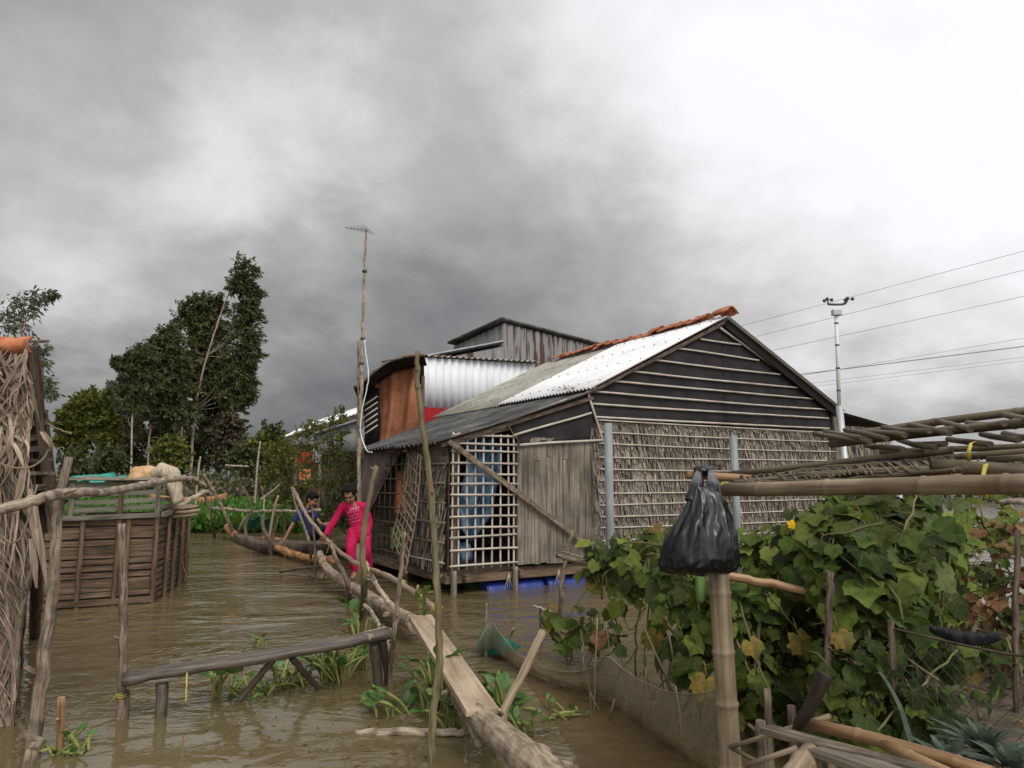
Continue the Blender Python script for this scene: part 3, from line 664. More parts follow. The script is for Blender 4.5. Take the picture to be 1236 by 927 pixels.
# ------------------------------------------------------------------ water hyacinth near the camera
def hyacinth(loc, n, hgt, seed, label, leafr=.075, tilt=.45, group='water hyacinth plants floating in the near water', lean=None):
    r = random.Random(seed); loc = V(loc)
    t = empty('water_hyacinth', loc, label, 'water plant', group)
    st, lf = MB(), MB()
    for i in range(int(n*1.9)):
        a = r.uniform(0, 6.28); h = hgt*r.uniform(.45, 1.1); out = V((math.cos(a), math.sin(a), 0))
        tl = tilt*r.uniform(.3, 1.6)
        b = loc+out*.03+V((r.uniform(-1, 1), r.uniform(-.6, .6), 0))*tilt*.16+V((0, 0, -.02)); top = loc+out*(h*tl)+V((0, 0, h*max(.15, 1-tl*.7)))
        if lean: top = top+V(lean)*h
        mid = b.lerp(top, .45)+V((0, 0, h*.12))
        pa = smooth_path([b, mid, top], 4, .003, seed+i)
        rr = [.0075*(1+.5*math.sin(3.0*q/len(pa))) for q in range(len(pa))]; rr[-1] = .004
        st.tube(pa, rr, 6)
        d = (pa[-1]-pa[-2]).normalized()
        tip = (d+out*.4+rv(r, .25)).normalized(); nn = (V((0, 0, 1))-out*.5+rv(r, .35))
        leaf_fan(lf, pa[-1], nn, tip, leafr*2*r.uniform(.45, 1.0), OVAL, .3, r)
    st.build('stalk', 'hyacinth_stalk', t); lf.build('foliage', 'hyacinth', t)
    return t
hyacinth(G(405, 822), 26, .36, 1, 'largest water hyacinth clump, under the right half of the grey plank', .06)
hyacinth(G(436, 806), 14, .42, 2, 'upright water hyacinth just left of the right plank support', .055, .3)
hyacinth(G(352, 826), 14, .24, 3, 'low sprawling water hyacinth left of the largest clump', .05, .8)
hyacinth(G(300, 836), 9, .2, 4, 'small drifting water hyacinth by the left diagonal plank brace', .05, .9)
hyacinth(G(430, 752), 4, .22, 5, 'single big pointed hyacinth leaf standing up behind the plank end', .12, .25, lean=(-.1, 0, .1))
hyacinth(G(316, 780), 3, .13, 6, 'tiny hyacinth tuft alone on the open water behind the plank', .045, .4)
hyacinth(G(525, 862), 13, .42, 7, 'broad-leaved water hyacinth beside the left edge of the sawn board', .085, .35)
hyacinth(G(553, 880), 10, .3, 8, 'dark water hyacinth under the sawn board beside the tall pole', .075, .5)
hyacinth(G(606, 876), 11, .32, 9, 'water hyacinth with a round shiny leaf right of the board end', .095, .35)
hyacinth(G(622, 892), 7, .2, 10, 'small hyacinth tucked between the big log and the slanted bamboo', .05, .7)
hyacinth(G(668, 862), 5, .16, 11, 'yellowing hyacinth shoots lying on the net', .04, 1.1)
hyacinth(G(482, 862), 4, .2, 12, 'flat hyacinth leaf reaching over the water left of the tall pole', .1, .9, lean=(.0, 0, .0))
hyacinth(G(90, 905), 8, .16, 13, 'small dark hyacinth at the foot of the short bamboo stump', .04, .9)
hyacinth(G(265, 842), 4, .3, 14, 'dark drooping hyacinth leaf between the plank legs', .1, .3)

# ------------------------------------------------------------------ poles, rails and the log bridge
def pole(name, label, cat, pts, r0, r1, m, seed, group=None, knots=2, jit=.006, wob=.10, tie=None, n=10):
    if 'big pale log' not in label: r0, r1 = r0*.74, r1*.74
    mb = pole_mb(pts, r0, r1, jit, seed, n, 7, wob, knots=knots)
    lo = min(pts, key=lambda p: p.z)
    o = mb.build(name, m, org=V((lo[0], lo[1], lo[2])))
    tag(o, label, cat, group)
    if tie:
        for q in tie: lashing(o, *q)
    return o
def lashing(o, p, ax, r, m='yellow_tie', seed=3):
    """A cord wound round a joint: a flattened coil and two loose ends."""
    r *= .8; rs = random.Random(seed+int(p.x*100)); ax = V(ax).normalized(); u = ax.orthogonal().normalized(); w = ax.cross(u)
    mb = MB(); pts = []
    for i in range(20):
        a = i*.9; pts.append(p+ax*(i/19-.5)*r*1.1+(u*math.cos(a)+w*math.sin(a))*r*1.12)
    mb.tube(pts, [r*.11]*20, 5)
    for k in range(2):
        e = p+(u*rs.uniform(-1, 1)+w*rs.uniform(-.4, .4))*r*3+V((0, -r*.8, -r*rs.uniform(.5, 2)))
        mb.tube([p+u*r*1.05, (p+e)/2+V((0, 0, r*.9)), e], [r*.15]*3, 5)
    return mb.build('tie', m, o)
GP = 'rough poles standing in the pond'
def down(p, z=-.35): return V((p.x, p.y, z))
# left: hand rail on its posts
pole('pole', 'thick dark leaning post carrying the pale crooked rail at left', 'post', [down(G(38, 925), -.3), G(40, 915), P(52, 800, 4.42), P(66, 690, 4.5), P(70, 620, 4.55), P(83, 552, 4.6)], .062, .035, 'grey_wood', 11, GP)
pole('pole', 'grey upright post at the left end of the weathered plank', 'post', [down(G(146, 872)), G(146, 868), P(148, 800, 5.03), P(149, 700, 5.03), P(147, 632, 5.03)], .036, .034, 'grey_wood', 12, GP, tie=[(P(147, 839, 5.03), (0, 0, 1), .036)])
pole('stump', 'short ochre bamboo stump in the water at lower left', 'stump', [down(G(72, 908)), G(72, 906), P(74, 842, 4.42)], .03, .028, 'bamboo_brown', 13, jit=.001)
pole('stump', 'broken grey stump with splintered top at the bottom left corner', 'stump', [down(P(34, 925, 4.0), -.2), P(36, 915, 4.0), P(44, 892, 4.0)], .05, .04, 'grey_wood', 14, wob=.5)
pole('stump', 'dark wet stump touching the grey upright post', 'stump', [down(G(152, 866)), P(153, 850, 5.05), P(153, 832, 5.05)], .028, .026, 'dark_wood', 15)
pole('handrail', 'pale barkless crooked branch rail lashed to the leaning post at left', 'handrail',
     [P(-40, 622, 4.1), P(0, 614, 4.2), P(50, 602, 4.35), P(75, 596, 4.48), P(120, 594, 5.2), P(165, 587, 6.0), P(205, 579, 6.8), P(232, 578, 7.6), P(247, 588, 8.0)], .046, .038, 'pale_wood', 16, jit=.008, knots=3,
     tie=None)
pole('branch', 'pale straight branch sloping up to a knot right of the coop', 'branch', [P(212, 614, 10.2), P(230, 603, 10.4), P(246, 594, 10.6), P(254, 597, 10.8)], .055, .045, 'pale_wood', 17)
# a lashed bundle where the branches meet
bd = MB(); c0 = P(217, 618, 10.2)
for i in range(7):
    a = i*.9; o_ = V((math.cos(a)*.09, 0, math.sin(a)*.07))
    bd.tube(smooth_path([c0+o_+V((-.12, -.1, 0)), c0+o_, c0+o_+V((.14, .12, .02))], 3, .004, i), .024, 7)
tag(bd.build('bamboo_bundle', 'bamboo'), 'bundle of short cut bamboo at the right top corner of the coop', 'bundle')
# far rail and its crossed props
pole('pole', 'dark slanting prop with a forked top at the far end of the bridge', 'post', [down(G(290, 650)), P(276, 630, 19), P(262, 600, 19), P(246, 572, 19)], .07, .05, 'grey_wood', 18, GP)
pole('pole', 'thin dark prop crossing the forked one near the far end', 'post', [down(G(262, 646)), P(256, 628, 19.5), P(248, 600, 19.5), P(243, 592, 19.5)], .06, .045, 'dark_wood', 19, GP)
pole('pole', 'dark leaning prop with a twiggy top above the orange log', 'post', [down(G(312, 661)), P(296, 640, 17.5), P(304, 615, 17.5), P(293, 586, 17.5)], .06, .035, 'dark_wood', 20, GP)
pole('pole', 'pale slanting stick holding the middle of the far rail', 'post', [down(G(285, 646)), P(290, 636, 19), P(304, 616, 18.6)], .055, .04, 'pale_wood', 21, GP)
pole('pole', 'slim pale upright stick beside the far rail', 'post', [down(G(318, 656)), P(318, 620, 18), P(319, 600, 18)], .03, .025, 'pale_wood', 22, GP)
pole('pole', 'dark curved prop standing between the two orange logs', 'post', [down(G(331, 668)), P(326, 655, 15.4), P(319, 640, 15.6), P(316, 622, 15.8)], .07, .045, 'dark_wood', 23, GP)
pole('handrail', 'thin pale far rail bending along behind the orange logs', 'handrail', [P(254, 613, 19.5), P(280, 615, 19), P(305, 617, 18.4), P(330, 617, 17.2), P(350, 617, 16), P(364, 618, 15.2), P(386, 615, 14.6)], .05, .04, 'pale_wood', 24, jit=.015)
pole('log', 'orange-brown peeled log at the far end of the bridge', 'log', [P(274, 636, 19.8), P(282, 644, 19.3), P(295, 652, 18.6), P(320, 652, 17.6), P(342, 653, 16.8)], .13, .11, 'red_wood', 25, jit=.01, n=12)
pole('log', 'orange-brown log lying lower, next to the dark curved prop', 'log', [P(332, 660, 15.6), P(348, 667, 14.8), P(362, 671, 14.2), P(380, 675, 13.4), P(402, 675, 12.8)], .10, .085, 'red_wood', 26, jit=.01, n=12)
pole('branch', 'dark thin branch lying on the water left of the girl', 'branch', [P(338, 690, 12.2), P(365, 686, 12.0), P(400, 682, 11.6)], .035, .03, 'dark_wood', 27)
pole('log', 'pale stub-ended log beneath the girl\'s feet', 'log', [P(386, 668, 11.9), P(393, 684, 11.2), P(412, 700, 10.4), P(440, 717, 9.3), P(470, 736, 8.2), P(503, 755, 7.1)], .078, .108, 'log', 28, jit=.006, n=14, wob=.06)
# dark knot hole end on the log
pole('pole', 'slender pole crossing the rail beside the boy', 'post', [down(G(382, 700)), P(381, 690, 12), P(379, 650, 12.2), P(377, 612, 12.4)], .03, .025, 'dark_wood', 29, GP)
pole('pole', 'bent grey pole leaning across the boy', 'post', [down(G(378, 676)), P(374, 660, 13), P(367, 635, 13.2), P(357, 610, 13.4), P(352, 588, 13.6)], .04, .025, 'grey_wood', 30, GP)
pole('pole', 'crooked brace running from the rail down to the log by the girl\'s feet', 'post', [down(G(424, 722), -.1), P(418, 700, 9.4), P(406, 675, 9.6), P(399, 655, 9.8)], .045, .035, 'grey_wood', 31, GP)
rail = [P(354, 590, 13.4), P(368, 618, 12.2), P(385, 641, 11), P(400, 657, 10.2), P(415, 670, 9.4), P(438, 684, 8.4), P(462, 693, 7.3), P(486, 706, 6.3), P(508, 722, 5.4), P(529, 737, 4.75)]
pole('handrail', 'long pale bamboo handrail the girl holds along the log bridge', 'handrail', rail, .042, .034, 'bamboo', 32, jit=.006, knots=5,
     tie=[(P(438, 683, 8.35), (1, -.6, -.3), .05), (P(486, 706, 6.25), (1, -.6, -.3), .045), (P(527, 735, 4.8), (1, -.6, -.3), .042), (P(400, 656, 10.2), (1, -.6, -.3), .05)])
pole('pole', 'mossy pole right beside the girl with a bent top', 'post', [down(G(436, 752)), G(437, 748), P(440, 700, 7.9), P(438, 660, 7.95), P(444, 610, 8.0), P(454, 562, 8.05)], .06, .034, 'green_pole', 33, GP)
pole('pole', 'thin grey-brown pole between the mossy pole and the tall one', 'post', [down(G(469, 832)), G(470, 828), P(475, 770, 5.6), P(482, 710, 5.65), P(488, 642, 5.7)], .03, .022, 'grey_wood', 34, GP)
pole('pole', 'tallest slim pole, rising in front of the house to a pointed tip', 'post', [down(G(519, 926)), G(521, 921), P(523, 860, 4.3), P(531, 790, 4.3), P(527, 700, 4.32), P(521, 610, 4.35), P(511, 520, 4.38), P(505, 470, 4.4), P(504, 424, 4.4)], .036, .019, 'green_pole', 35, GP, knots=4)
pole('branch', 'forked grey branch propped from the log up to the mossy pole', 'branch', [P(478, 738, 7.3), P(458, 712, 7.7), P(447, 692, 7.9), P(441, 678, 7.95)], .04, .03, 'pale_wood', 36)
pole('branch', 'short grey stick bracing the log bridge behind the plank end', 'branch', [down(G(472, 790), -.1), P(468, 775, 6.6), P(450, 742, 7.2), P(440, 730, 7.6)], .035, .025, 'pale_wood', 37)
tall = [o for o in COL.objects if str(o.get('label', '')).startswith('tallest slim pole')][0]
sp_ = MB(); r = random.Random(8)
for k in range(16):
    q = P(513, 728, 4.36)+V((r.gauss(-.01, .03), r.gauss(.04, .03), r.gauss(.0, .04)))
    leaf_fan(sp_, q, rv(r)+V((0, -1, .5)), V((r.gauss(-.4, .5), r.gauss(0, .4), r.gauss(.5, .5))), r.uniform(.03, .055), OVAL, .3, r)
sp_.build('foliage', 'vine_light', tall)
dbr = MB(); r = random.Random(41)
for k in range(420):
    if k % 3: c = G(r.uniform(250, 700), r.uniform(770, 925))
    else: c = G(r.gauss(390, 70), r.gauss(832, 12))
    d = V((r.gauss(0, 1), r.gauss(0, 1), 0)).normalized(); quadleaf(dbr, c+V((0, 0, .004)), d, V((-d.y, d.x, .05)), r.uniform(.015, .07), r.uniform(.006, .02))
tag(dbr.build('floating_debris', 'leaf_brown'), kind='stuff')
# sawn board
bp_ = [(P(497, 748, 6.05), P(513, 743, 6.2)), (P(549, 862, 4.12), P(599, 856, 4.2))]
sb = MB()
(a0, b0), (a1, b1) = bp_
for z in (a0, b0): z.z = .345
for z in (a1, b1): z.z = .36
a0 = P(494, 749, 6.1); b0 = P(520, 741, 6.25); a1 = P(566, 864, 4.25); b1 = P(599, 856, 4.3)
c0_, c1_ = (a0+b0)/2, (a1+b1)/2
sb.beam(c0_, c1_, .195, .04)
o = sb.build('plank', 'plank', mods=[('BEVEL', .006)]); tag(o, 'pale sawn board bridging the two logs of the walkway', 'plank')
pole('log', 'big pale log running out of the bottom edge of the photo', 'log', [P(575, 864, 4.35), P(600, 884, 4.1), P(640, 918, 3.7), P(690, 965, 3.3), P(760, 1040, 2.85)], .068, .10, 'log', 38, jit=.004, n=16, wob=.1)
pole('log', 'dark stub of a support log slanting into the water under the board end', 'log', [P(549, 832, 4.75), P(561, 858, 4.5), P(575, 884, 4.35), P(581, 902, 4.3)], .06, .05, 'grey_wood', 39)
pole('pole', 'slanted bamboo stake leaning right beside the board end', 'stake', [P(604, 870, 4.35)-V((0, 0, .25)), P(607, 864, 4.35), P(630, 815, 4.5), P(655, 762, 4.65)], .036, .034, 'bamboo', 40, jit=.002)
pole('log', 'bark-stripped log floating in the water left of the tall pole', 'log', [P(430, 886, 4.75), P(470, 883, 4.75), P(520, 884, 4.72), P(560, 884, 4.7)], .034, .03, 'pale_wood', 41, wob=.35)
pole('branch', 'dark twig afloat below the slanted bamboo stake', 'branch', [P(632, 882, 4.75), P(655, 881, 4.75), P(674, 880, 4.75)], .014, .012, 'grey_wood', 42)
pole('stake', 'thin broken stake with the green net tied to it', 'stake', [down(G(587, 792)), P(586, 770, 6.7), P(588, 728, 6.75)], .022, .02, 'grey_wood', 43)
pole('stake', 'second short stake leaning beside the green net', 'stake', [down(G(610, 786)), P(612, 778, 6.9), P(621, 758, 6.9)], .028, .024, 'grey_wood', 44)
pole('stake', 'thin dark stake with a short crosspiece near the vine edge', 'stake', [down(G(655, 772)), P(653, 755, 7.2), P(652, 730, 7.2)], .016, .014, 'dark_wood', 45)
pole('branch', 'short pale crosspiece stick left of the vines', 'branch', [P(643, 731, 7.15), P(655, 735, 7.15), P(668, 739, 7.15)], .016, .014, 'pale_wood', 46)

# weathered foot plank on legs, lower left
t = empty('foot_plank', G(300, 850), 'weathered grey plank on legs crossing the lower left water', 'plank')
pm = MB()
q = [(149, 820, 5.0), (200, 811, 5.08), (300, 796, 5.25), (400, 778, 5.45), (470, 764, 5.6)]
pa = smooth_path([P(*k) for k in q], 4, .004, 3)
pm.tube(pa, [.088+.008*math.sin(i*1.7) for i in range(len(pa))], 8, wob=.2, flat=.5, up=(0, 1, 0))
pm.build('board', 'wet_wood', t)
for (x, y, Y, x2, y2, w_) in ((196, 824, 5.1, 196, 866, .042), (452, 776, 5.6, 462, 824, .04), (462, 772, 5.62, 474, 818, .03)):
    top = P(x, y, Y); bot = G(x2, y2); bot.z = -.3
    pole_mb([top, top.lerp(bot, .5), bot], w_, w_*.85, .003, x, 8).build('leg', 'wet_wood', t)
for (x, y, Y, x2, y2) in ((330, 796, 5.35, 268, 846), (352, 794, 5.4, 400, 824)):
    top = P(x, y, Y); bot = G(x2, y2); bot.z = -.15
    pole_mb([top, top.lerp(bot, .5), bot], .026, .022, .003, x, 8).build('brace', 'wet_wood', t)
MB().beam(P(440, 768, 5.5), P(470, 760, 5.65), .12, .035).build('cleat', 'pale_wood', t)
MB().tube(smooth_path([P(226, 812, 5.05), P(225, 830, 5.0), P(224, 850, 5.0)], 4, .004), .006, 5).build('string', 'yellow_tie', t)

# ------------------------------------------------------------------ slatted coop at left
A_, B_, C_ = G(36, 738), G(185, 727), G(221, 703)
D_ = A_+(C_-B_)
t = empty('slatted_coop', (A_+C_)/2, 'weathered slatted wooden animal coop standing in the water at left', 'coop')
e1, e2 = (B_-A_).normalized(), (C_-B_).normalized(); L1, L2 = (B_-A_).length, (C_-B_).length
n1 = V((e1.y, -e1.x, 0)); n2 = V((e2.y, -e2.x, 0))
if n1.y > 0: n1 = -n1
if n2.x < 0: n2 = -n2
r = random.Random(31)
rows = [.06+.081*i for i in range(13)]
for k, z in enumerate(rows):
    h = .068+r.uniform(-.012, .010)
    f0 = A_+V((0, 0, z+r.uniform(-.012, .012)))+n1*-.01; f1 = B_+V((0, 0, z+r.uniform(-.012, .012)))+n1*-.01
    MB().beam(f0, f1, .018, h).build('slat', 'slat', t)
    f0 = B_+V((0, 0, z+r.uniform(-.01, .01)))+n2*-.01; f1 = C_+V((0, 0, z+.0+r.uniform(-.01, .01)))+n2*-.01
    MB().beam(f0, f1, .018, h*.82).build('slat', 'slat', t)
for fr in (.02, .36, .66, .74, .985):
    p = A_+e1*L1*fr+n1*.03; pole_mb([p+V((0, 0, -.25)), p+V((0, 0, .6)), p+V((0, 0, 1.16 if fr != .66 else 1.6))], .035, .03, .003, int(fr*90), 7).build('post', 'slat', t)
for fr in (.25, .5, .75, 1.0):
    p = B_+e2*L2*fr+n2*.03; pole_mb([p+V((0, 0, -.25)), p+V((0, 0, .6)), p+V((0, 0, 1.2))], .034, .03, .003, int(fr*70)+5, 7).build('post', 'slat', t)
MB().beam(A_+V((0, 0, 1.1))+n1*.05, B_+V((0, 0, 1.13))+n1*.05, .05, .06).build('rail', 'slat_grey', t)
MB().beam(B_+V((0, 0, 1.13))+n2*.05, C_+V((0, 0, 1.18))+n2*.05, .05, .06).build('rail', 'slat_grey', t)
MB().beam(A_+V((0, 0, .06))+n1*.045, B_+V((0, 0, .05))+n1*.045, .05, .07).build('rail', 'slat', t)
MB().beam(D_+V((0, 0, .55)), C_+V((0, 0, .55)), .03, 1.1).build('back_wall', 'dark_wood', t)
MB().beam(D_+V((0, 0, .55)), A_+V((0, 0, .55)), .03, 1.1).build('side_wall', 'dark_wood', t)
for z, hh in ((1.22, .06), (1.31, .06), (1.41, .055), (1.52, .085)):
    MB().beam(A_+e1*L1*.22+V((0, 0, z-.02)), B_-e1*.02+V((0, 0, z+.02)), .02, hh).build('slat', 'slat_grey', t)
    MB().beam(B_+V((0, 0, z+.02)), B_+e2*L2*.8+V((0, 0, z-.03)), .02, hh).build('slat', 'slat_grey', t)
for fr in (.25, .98): MB().beam(A_+e1*L1*fr+n1*.025+V((0, 0, 1.1)), A_+e1*L1*fr+n1*.025+V((0, 0, 1.6)), .055, .03, n1).build('post', 'slat_grey', t)
rm = MB(); rm.grid(lambda u, v: A_+e1*L1*(.1+.85*u)+e2*L2*(v*1.05-.05)+V((0, 0, 1.585+.03*math.sin(u*9)*math.sin(v*5)+.05*v)), 16, 8, 3, 2)
rm.build('roof', 'board', t, mods=[('SOLID', .012)])
c = P(174, 570, 10.4); sk = MB().ball((c.x, c.y, c.z-.06), (.22, .25, .15), 16, 10, .25, 3)
tag(sk.build('sack', 'sack'), 'lumpy orange-brown sack lying on the coop roof', 'sack')
c = P(196, 574, 10.1)
sk = MB(); pth = smooth_path([P(184, 574, 9.9), P(196, 567, 9.9), P(206, 574, 9.95), P(211, 590, 9.95), P(214, 607, 9.95)], 6, .006, 5)
sk.tube(pth, [.06+.05*math.sin(3.1*i/len(pth)) for i in range(len(pth))], 12, wob=.35)
tag(sk.build('sack', 'sack_pale'), 'pale fibrous sack draped over the right corner of the coop roof', 'sack')
nt_ = MB(); nt_.grid(lambda u, v: P(66+46*u, 583-5*v-5*math.sin(u*3), 16)+V((0, v*1.5, .06*math.sin(u*17+v*5))), 20, 5)
tag(nt_.build('netting', 'net_teal', mods=[('SOLID', .02)]), 'teal netting stretched behind the coop', 'netting')
st_ = MB().tube(smooth_path([P(218, 640, 10.6), P(220, 680, 10.6), P(226, 697, 10.6), P(222, 706, 10.6)], 5, .003), .012, 5)
tag(st_.build('cord', 'dark_wood'), 'dark cord hanging at the right side of the coop', 'cord')

# ------------------------------------------------------------------ thatched hut at the left edge
def HP(x, y, Y): return P(x, y, Y+1.15)
hx = HP(0, 900, 3.62)
t = empty('thatched_hut', (hx.x-.4, 3.9, 0), 'dry palm-thatched hut with an orange ridge tile at the left edge', 'hut')
EDX = ([405, 470, 500, 525, 560, 600, 640, 680, 720, 760, 830, 910], [30, 36, 38, 29, 31, 36, 43, 39, 27, 19, 16, 10])
r = random.Random(12)
th = MB()
def hutY(x, y): return 3.62+.0007*(y-420)+.12*noise.noise(V((x*.03, y*.012, 0)))
for i in range(4200):
    y0 = r.uniform(418, 915); x0 = r.uniform(-110, interp(y0, *EDX)+2)
    top = y0 < 545
    ang = r.gauss(.0, .5 if top else .22)+(-.45 if top and r.random() < .6 else .0)+(.2 if not top else 0)
    ln = r.uniform(22, 75) if top else r.uniform(60, 170)
    yy = hutY(x0, y0)-r.uniform(0, .10)
    pts = []; dr = r.gauss(0, .25)
    for k in range(5):
        f = k/4; x = x0+math.sin(ang+dr*f)*ln*f; y = y0+math.cos(ang)*ln*f
        x = min(x, interp(y, *EDX)+r.uniform(-1, 5))
        pts.append(HP(x, y, yy-.03*f-(.05*math.sin(f*2.5) if top else 0)))
    w_ = r.choice((.006, .009, .012, .016, .021, .028))
    sd_ = V((math.cos(r.uniform(-.9, .9)), r.uniform(-.6, .6), 0)).normalized()
    th.strip(pts, [w_*.7, w_, w_, w_*.8, w_*.25], sd_)
th.build('thatch_wall', 'thatch_pale', t)
bk = MB(); bk.grid(lambda u, v: HP(-130+(interp(412+500*v, *EDX)-3+130)*u, 412+500*v, 3.74+.0007*500*v), 4, 16, 2, 3)
bk.build('wall_backing', 'dark_wood', t, mods=[('SOLID', .03)])
for k in range(5):
    m0 = MB(); cx = HP(14-38*k, 424, 3.6)
    m0.grid(lambda u, v: cx+V(((u-.5)*.21, -.07*math.cos((v-.5)*2.6)+.07, .062*math.sin((v-.5)*-2.2)+.045+(.010 if u > .85 else 0)+.005*math.sin(u*11))), 18, 10)
    m0.build('ridge_tile', 'tile', t, mods=[('SOLID', .014)])
for (a, b) in (((34, 418, 3.85), (58, 640, 4.5)), ((40, 418, 4.05), (54, 600, 4.9)), ((50, 500, 4.5), (63, 600, 4.9))):
    MB().beam(HP(*a), HP(*b), .05, .08, (0, 1, 0)).build('rafter', 'dark_wood', t)
r = random.Random(9)
for y, xr in ((413, 56), (438, 48), (455, 50), (464, 49), (480, 47), (497, 55), (512, 57), (528, 58), (543, 60), (556, 60), (572, 64), (588, 60), (604, 58)):
    MB().beam(HP(26, y+r.uniform(-2, 2), 3.8), HP(xr, y-r.uniform(0, 3), 4.5), .04, r.uniform(.018, .05)).build('batten', 'grey_wood' if y in (413, 455, 572) else 'dark_wood', t)
pole_mb([down(G(44, 752)), P(45, 690, 6.0), P(47, 590, 6.0)], .05, .045, .006, 3, 8).build('post', 'dark_wood', t)
pole_mb([down(G(24, 785)), P(24, 740, 5.6), P(30, 600, 5.5)], .04, .04, .006, 4, 8).build('post', 'dark_wood', t)
for (pp, m_) in (([(-5, 558, 3.4), (22, 565, 3.4), (45, 560, 3.45), (58, 545, 3.5), (62, 535, 3.5)], 'dry_stem'), ([(40, 470, 3.6), (44, 495, 3.62), (50, 520, 3.7), (60, 545, 3.8)], 'dry_stem'), ([(55, 510, 3.9), (70, 518, 3.9), (87, 523, 3.9)], 'dry_stem'), ([(0, 645, 3.45), (15, 655, 3.4), (30, 640, 3.4), (40, 600, 3.45), (45, 585, 3.5)], 'dry_stem')):
    MB().tube(smooth_path([HP(*q) for q in pp], 5, .004), .006, 5).build('fibre', m_, t)
for (x, y, l, an) in ((36, 590, 80, .1), (42, 612, 100, .15), (30, 560, 60, -.2), (51, 521, 20, .7), (38, 650, 60, .1)):
    s_ = MB(); s_.strip([HP(x, y, 3.5), HP(x+math.sin(an)*l*.5, y+l*.5, 3.46), HP(x+math.sin(an)*l, y+l, 3.5)], [.03, .045, .012], V((.9, .4, 0)).normalized()); s_.build('palm_strip', 'thatch_pale', t)

ra, rb = P(26, 414, 4.98), P(46, 610, 6.4); lx = V((-1.15, .1, 0))
rf0 = MB(); rf0.grid(lambda u, v: ra.lerp(rb, v)+lx*u+V((0, 0, .03*math.sin(u*40+v*9))), 24, 10); rf0.build('roof', 'thatch_pale', t, mods=[('SOLID', .06)])
sw0 = MB(); a0_, b0_ = P(-128, 640, 4.9), rb+lx
sw0.grid(lambda u, v: V((a0_.x+(b0_.x-a0_.x)*u, a0_.y+(b0_.y-a0_.y)*u, -.2+(1.7)*v)), 6, 6); sw0.build('side_wall', 'dark_wood', t, mods=[('SOLID', .04)])
# ------------------------------------------------------------------ the big stilt house
YAW = R(59)
U_ = V((math.sin(YAW), math.cos(YAW), 0)); W_ = V((-math.cos(YAW), math.sin(YAW), 0)); O_ = G(543, 718)
def H(t, s, z): return O_+U_*t+W_*s+V((0, 0, z))
def HW(px, py, s=0.0):
    d = ray(px, py); o = O_+W_*s; c = V((0, 0, EYE))
    k = (o-c).dot(W_)/d.dot(W_); return c+d*k
house = empty('stilt_house', H(4.3, 2.6, 0), 'large house with black gable cloth, palm-leaf walls and a pale tin roof', 'house')
def part(mb, name, m, mods=()): return mb.build(name, m, house, mods=mods)
def slab(mb, t0, t1, s0, s1, z0, z1):
    return mb.box(H((t0+t1)/2, (s0+s1)/2, (z0+z1)/2), U_*(t1-t0)/2, W_*(s1-s0)/2, V((0, 0, (z1-z0)/2)))
part(slab(MB(), .02, 8.7, .06, 5.4, .24, .30), 'floor', 'dark_wood')
part(slab(MB(), 2.5, 2.56, .08, 5.3, .31, 3.07), 'inner_wall', 'board')
part(slab(MB(), 2.6, 8.7, 5.34, 5.4, .31, 3.0), 'back_wall', 'board')
part(slab(MB(), 8.64, 8.7, .08, 5.3, .31, 2.95), 'side_wall', 'board')
part(slab(MB(), .03, 2.5, 3.4, 3.45, .31, 2.1), 'back_wall', 'board')
# palm-leaf wall: overlapping fringed rows on battens
def nipa(mb, t0, t1, z0, z1, s=0.0, step=.195, seed=1, org=H, w=.028):
    r = random.Random(seed); z = z0
    while z < z1:
        top = min(z+step*1.28, z1+.02); tt = t0
        while tt < t1:
            sg = .035*noise.noise(V((tt*.9, z*2.3, seed)))
            if noise.noise(V((tt*2.1, z*3, seed+5))) < -.5: tt += w*1.2
            ww = r.uniform(.6, 1.6)*w; bot = z+sg-r.uniform(-.02, .085); sl = r.gauss(.012*math.sin(tt*1.7+z*4), .028)
            so_ = s-.012-r.uniform(0, .03)
            a = org(tt, s-.004, top); b = org(tt+sl*.4, so_-.006, (top+bot)/2); c = org(tt+sl, so_-.022, bot)
            mb.strip([a, b, c], [ww, ww*1.05, ww*r.uniform(.25, .9)], (U_+W_*r.uniform(-.5, .5)).normalized() if org is H else (W_+U_*r.uniform(-.5, .5)).normalized())
            tt += w*r.uniform(.35, .8)
        z += step
part(slab(MB(), 2.57, 8.62, .012, .05, .31, 2.6), 'wall_backing', 'board')
mb = MB(); nipa(mb, 2.5, 8.7, .34, 2.5, seed=3); part(mb, 'palm_leaf_wall', 'thatch')
def rod(p0, p1, r_, m, name, seed, sag=.004, node=.4):
    return part(bamboo_mb(p0, p1, r_, r_*.85, seed, sag=sag, node=node, n=7), name, m)
r = random.Random(8)
for i in range(12):
    z = .42+.193*i
    rod(H(2.6, -.065, z+r.uniform(-.02, .02)), H(8.72, -.06, z+r.uniform(-.02, .02)), .0125, 'bamboo_white', 'batten', 40+i, sag=r.uniform(0, .02))
part(slab(MB(), 8.72, 10.75, .012, .05, .3, 2.62), 'wall_backing', 'dark_wood')
mb = MB(); nipa(mb, 8.78, 10.7, .34, 2.68, s=-.005, seed=5); part(mb, 'palm_leaf_wall', 'thatch')
for i in range(4): rod(H(8.8, -.07, .5+.5*i), H(10.7, -.065, .5+.48*i), .012, 'bamboo_white', 'batten', 60+i)
pole_mb([H(8.76, -.05, .1), H(8.75, -.05, 1.5), H(8.74, -.05, 3.0)], .05, .05, .004, 5, 8).build('post', 'board', house)
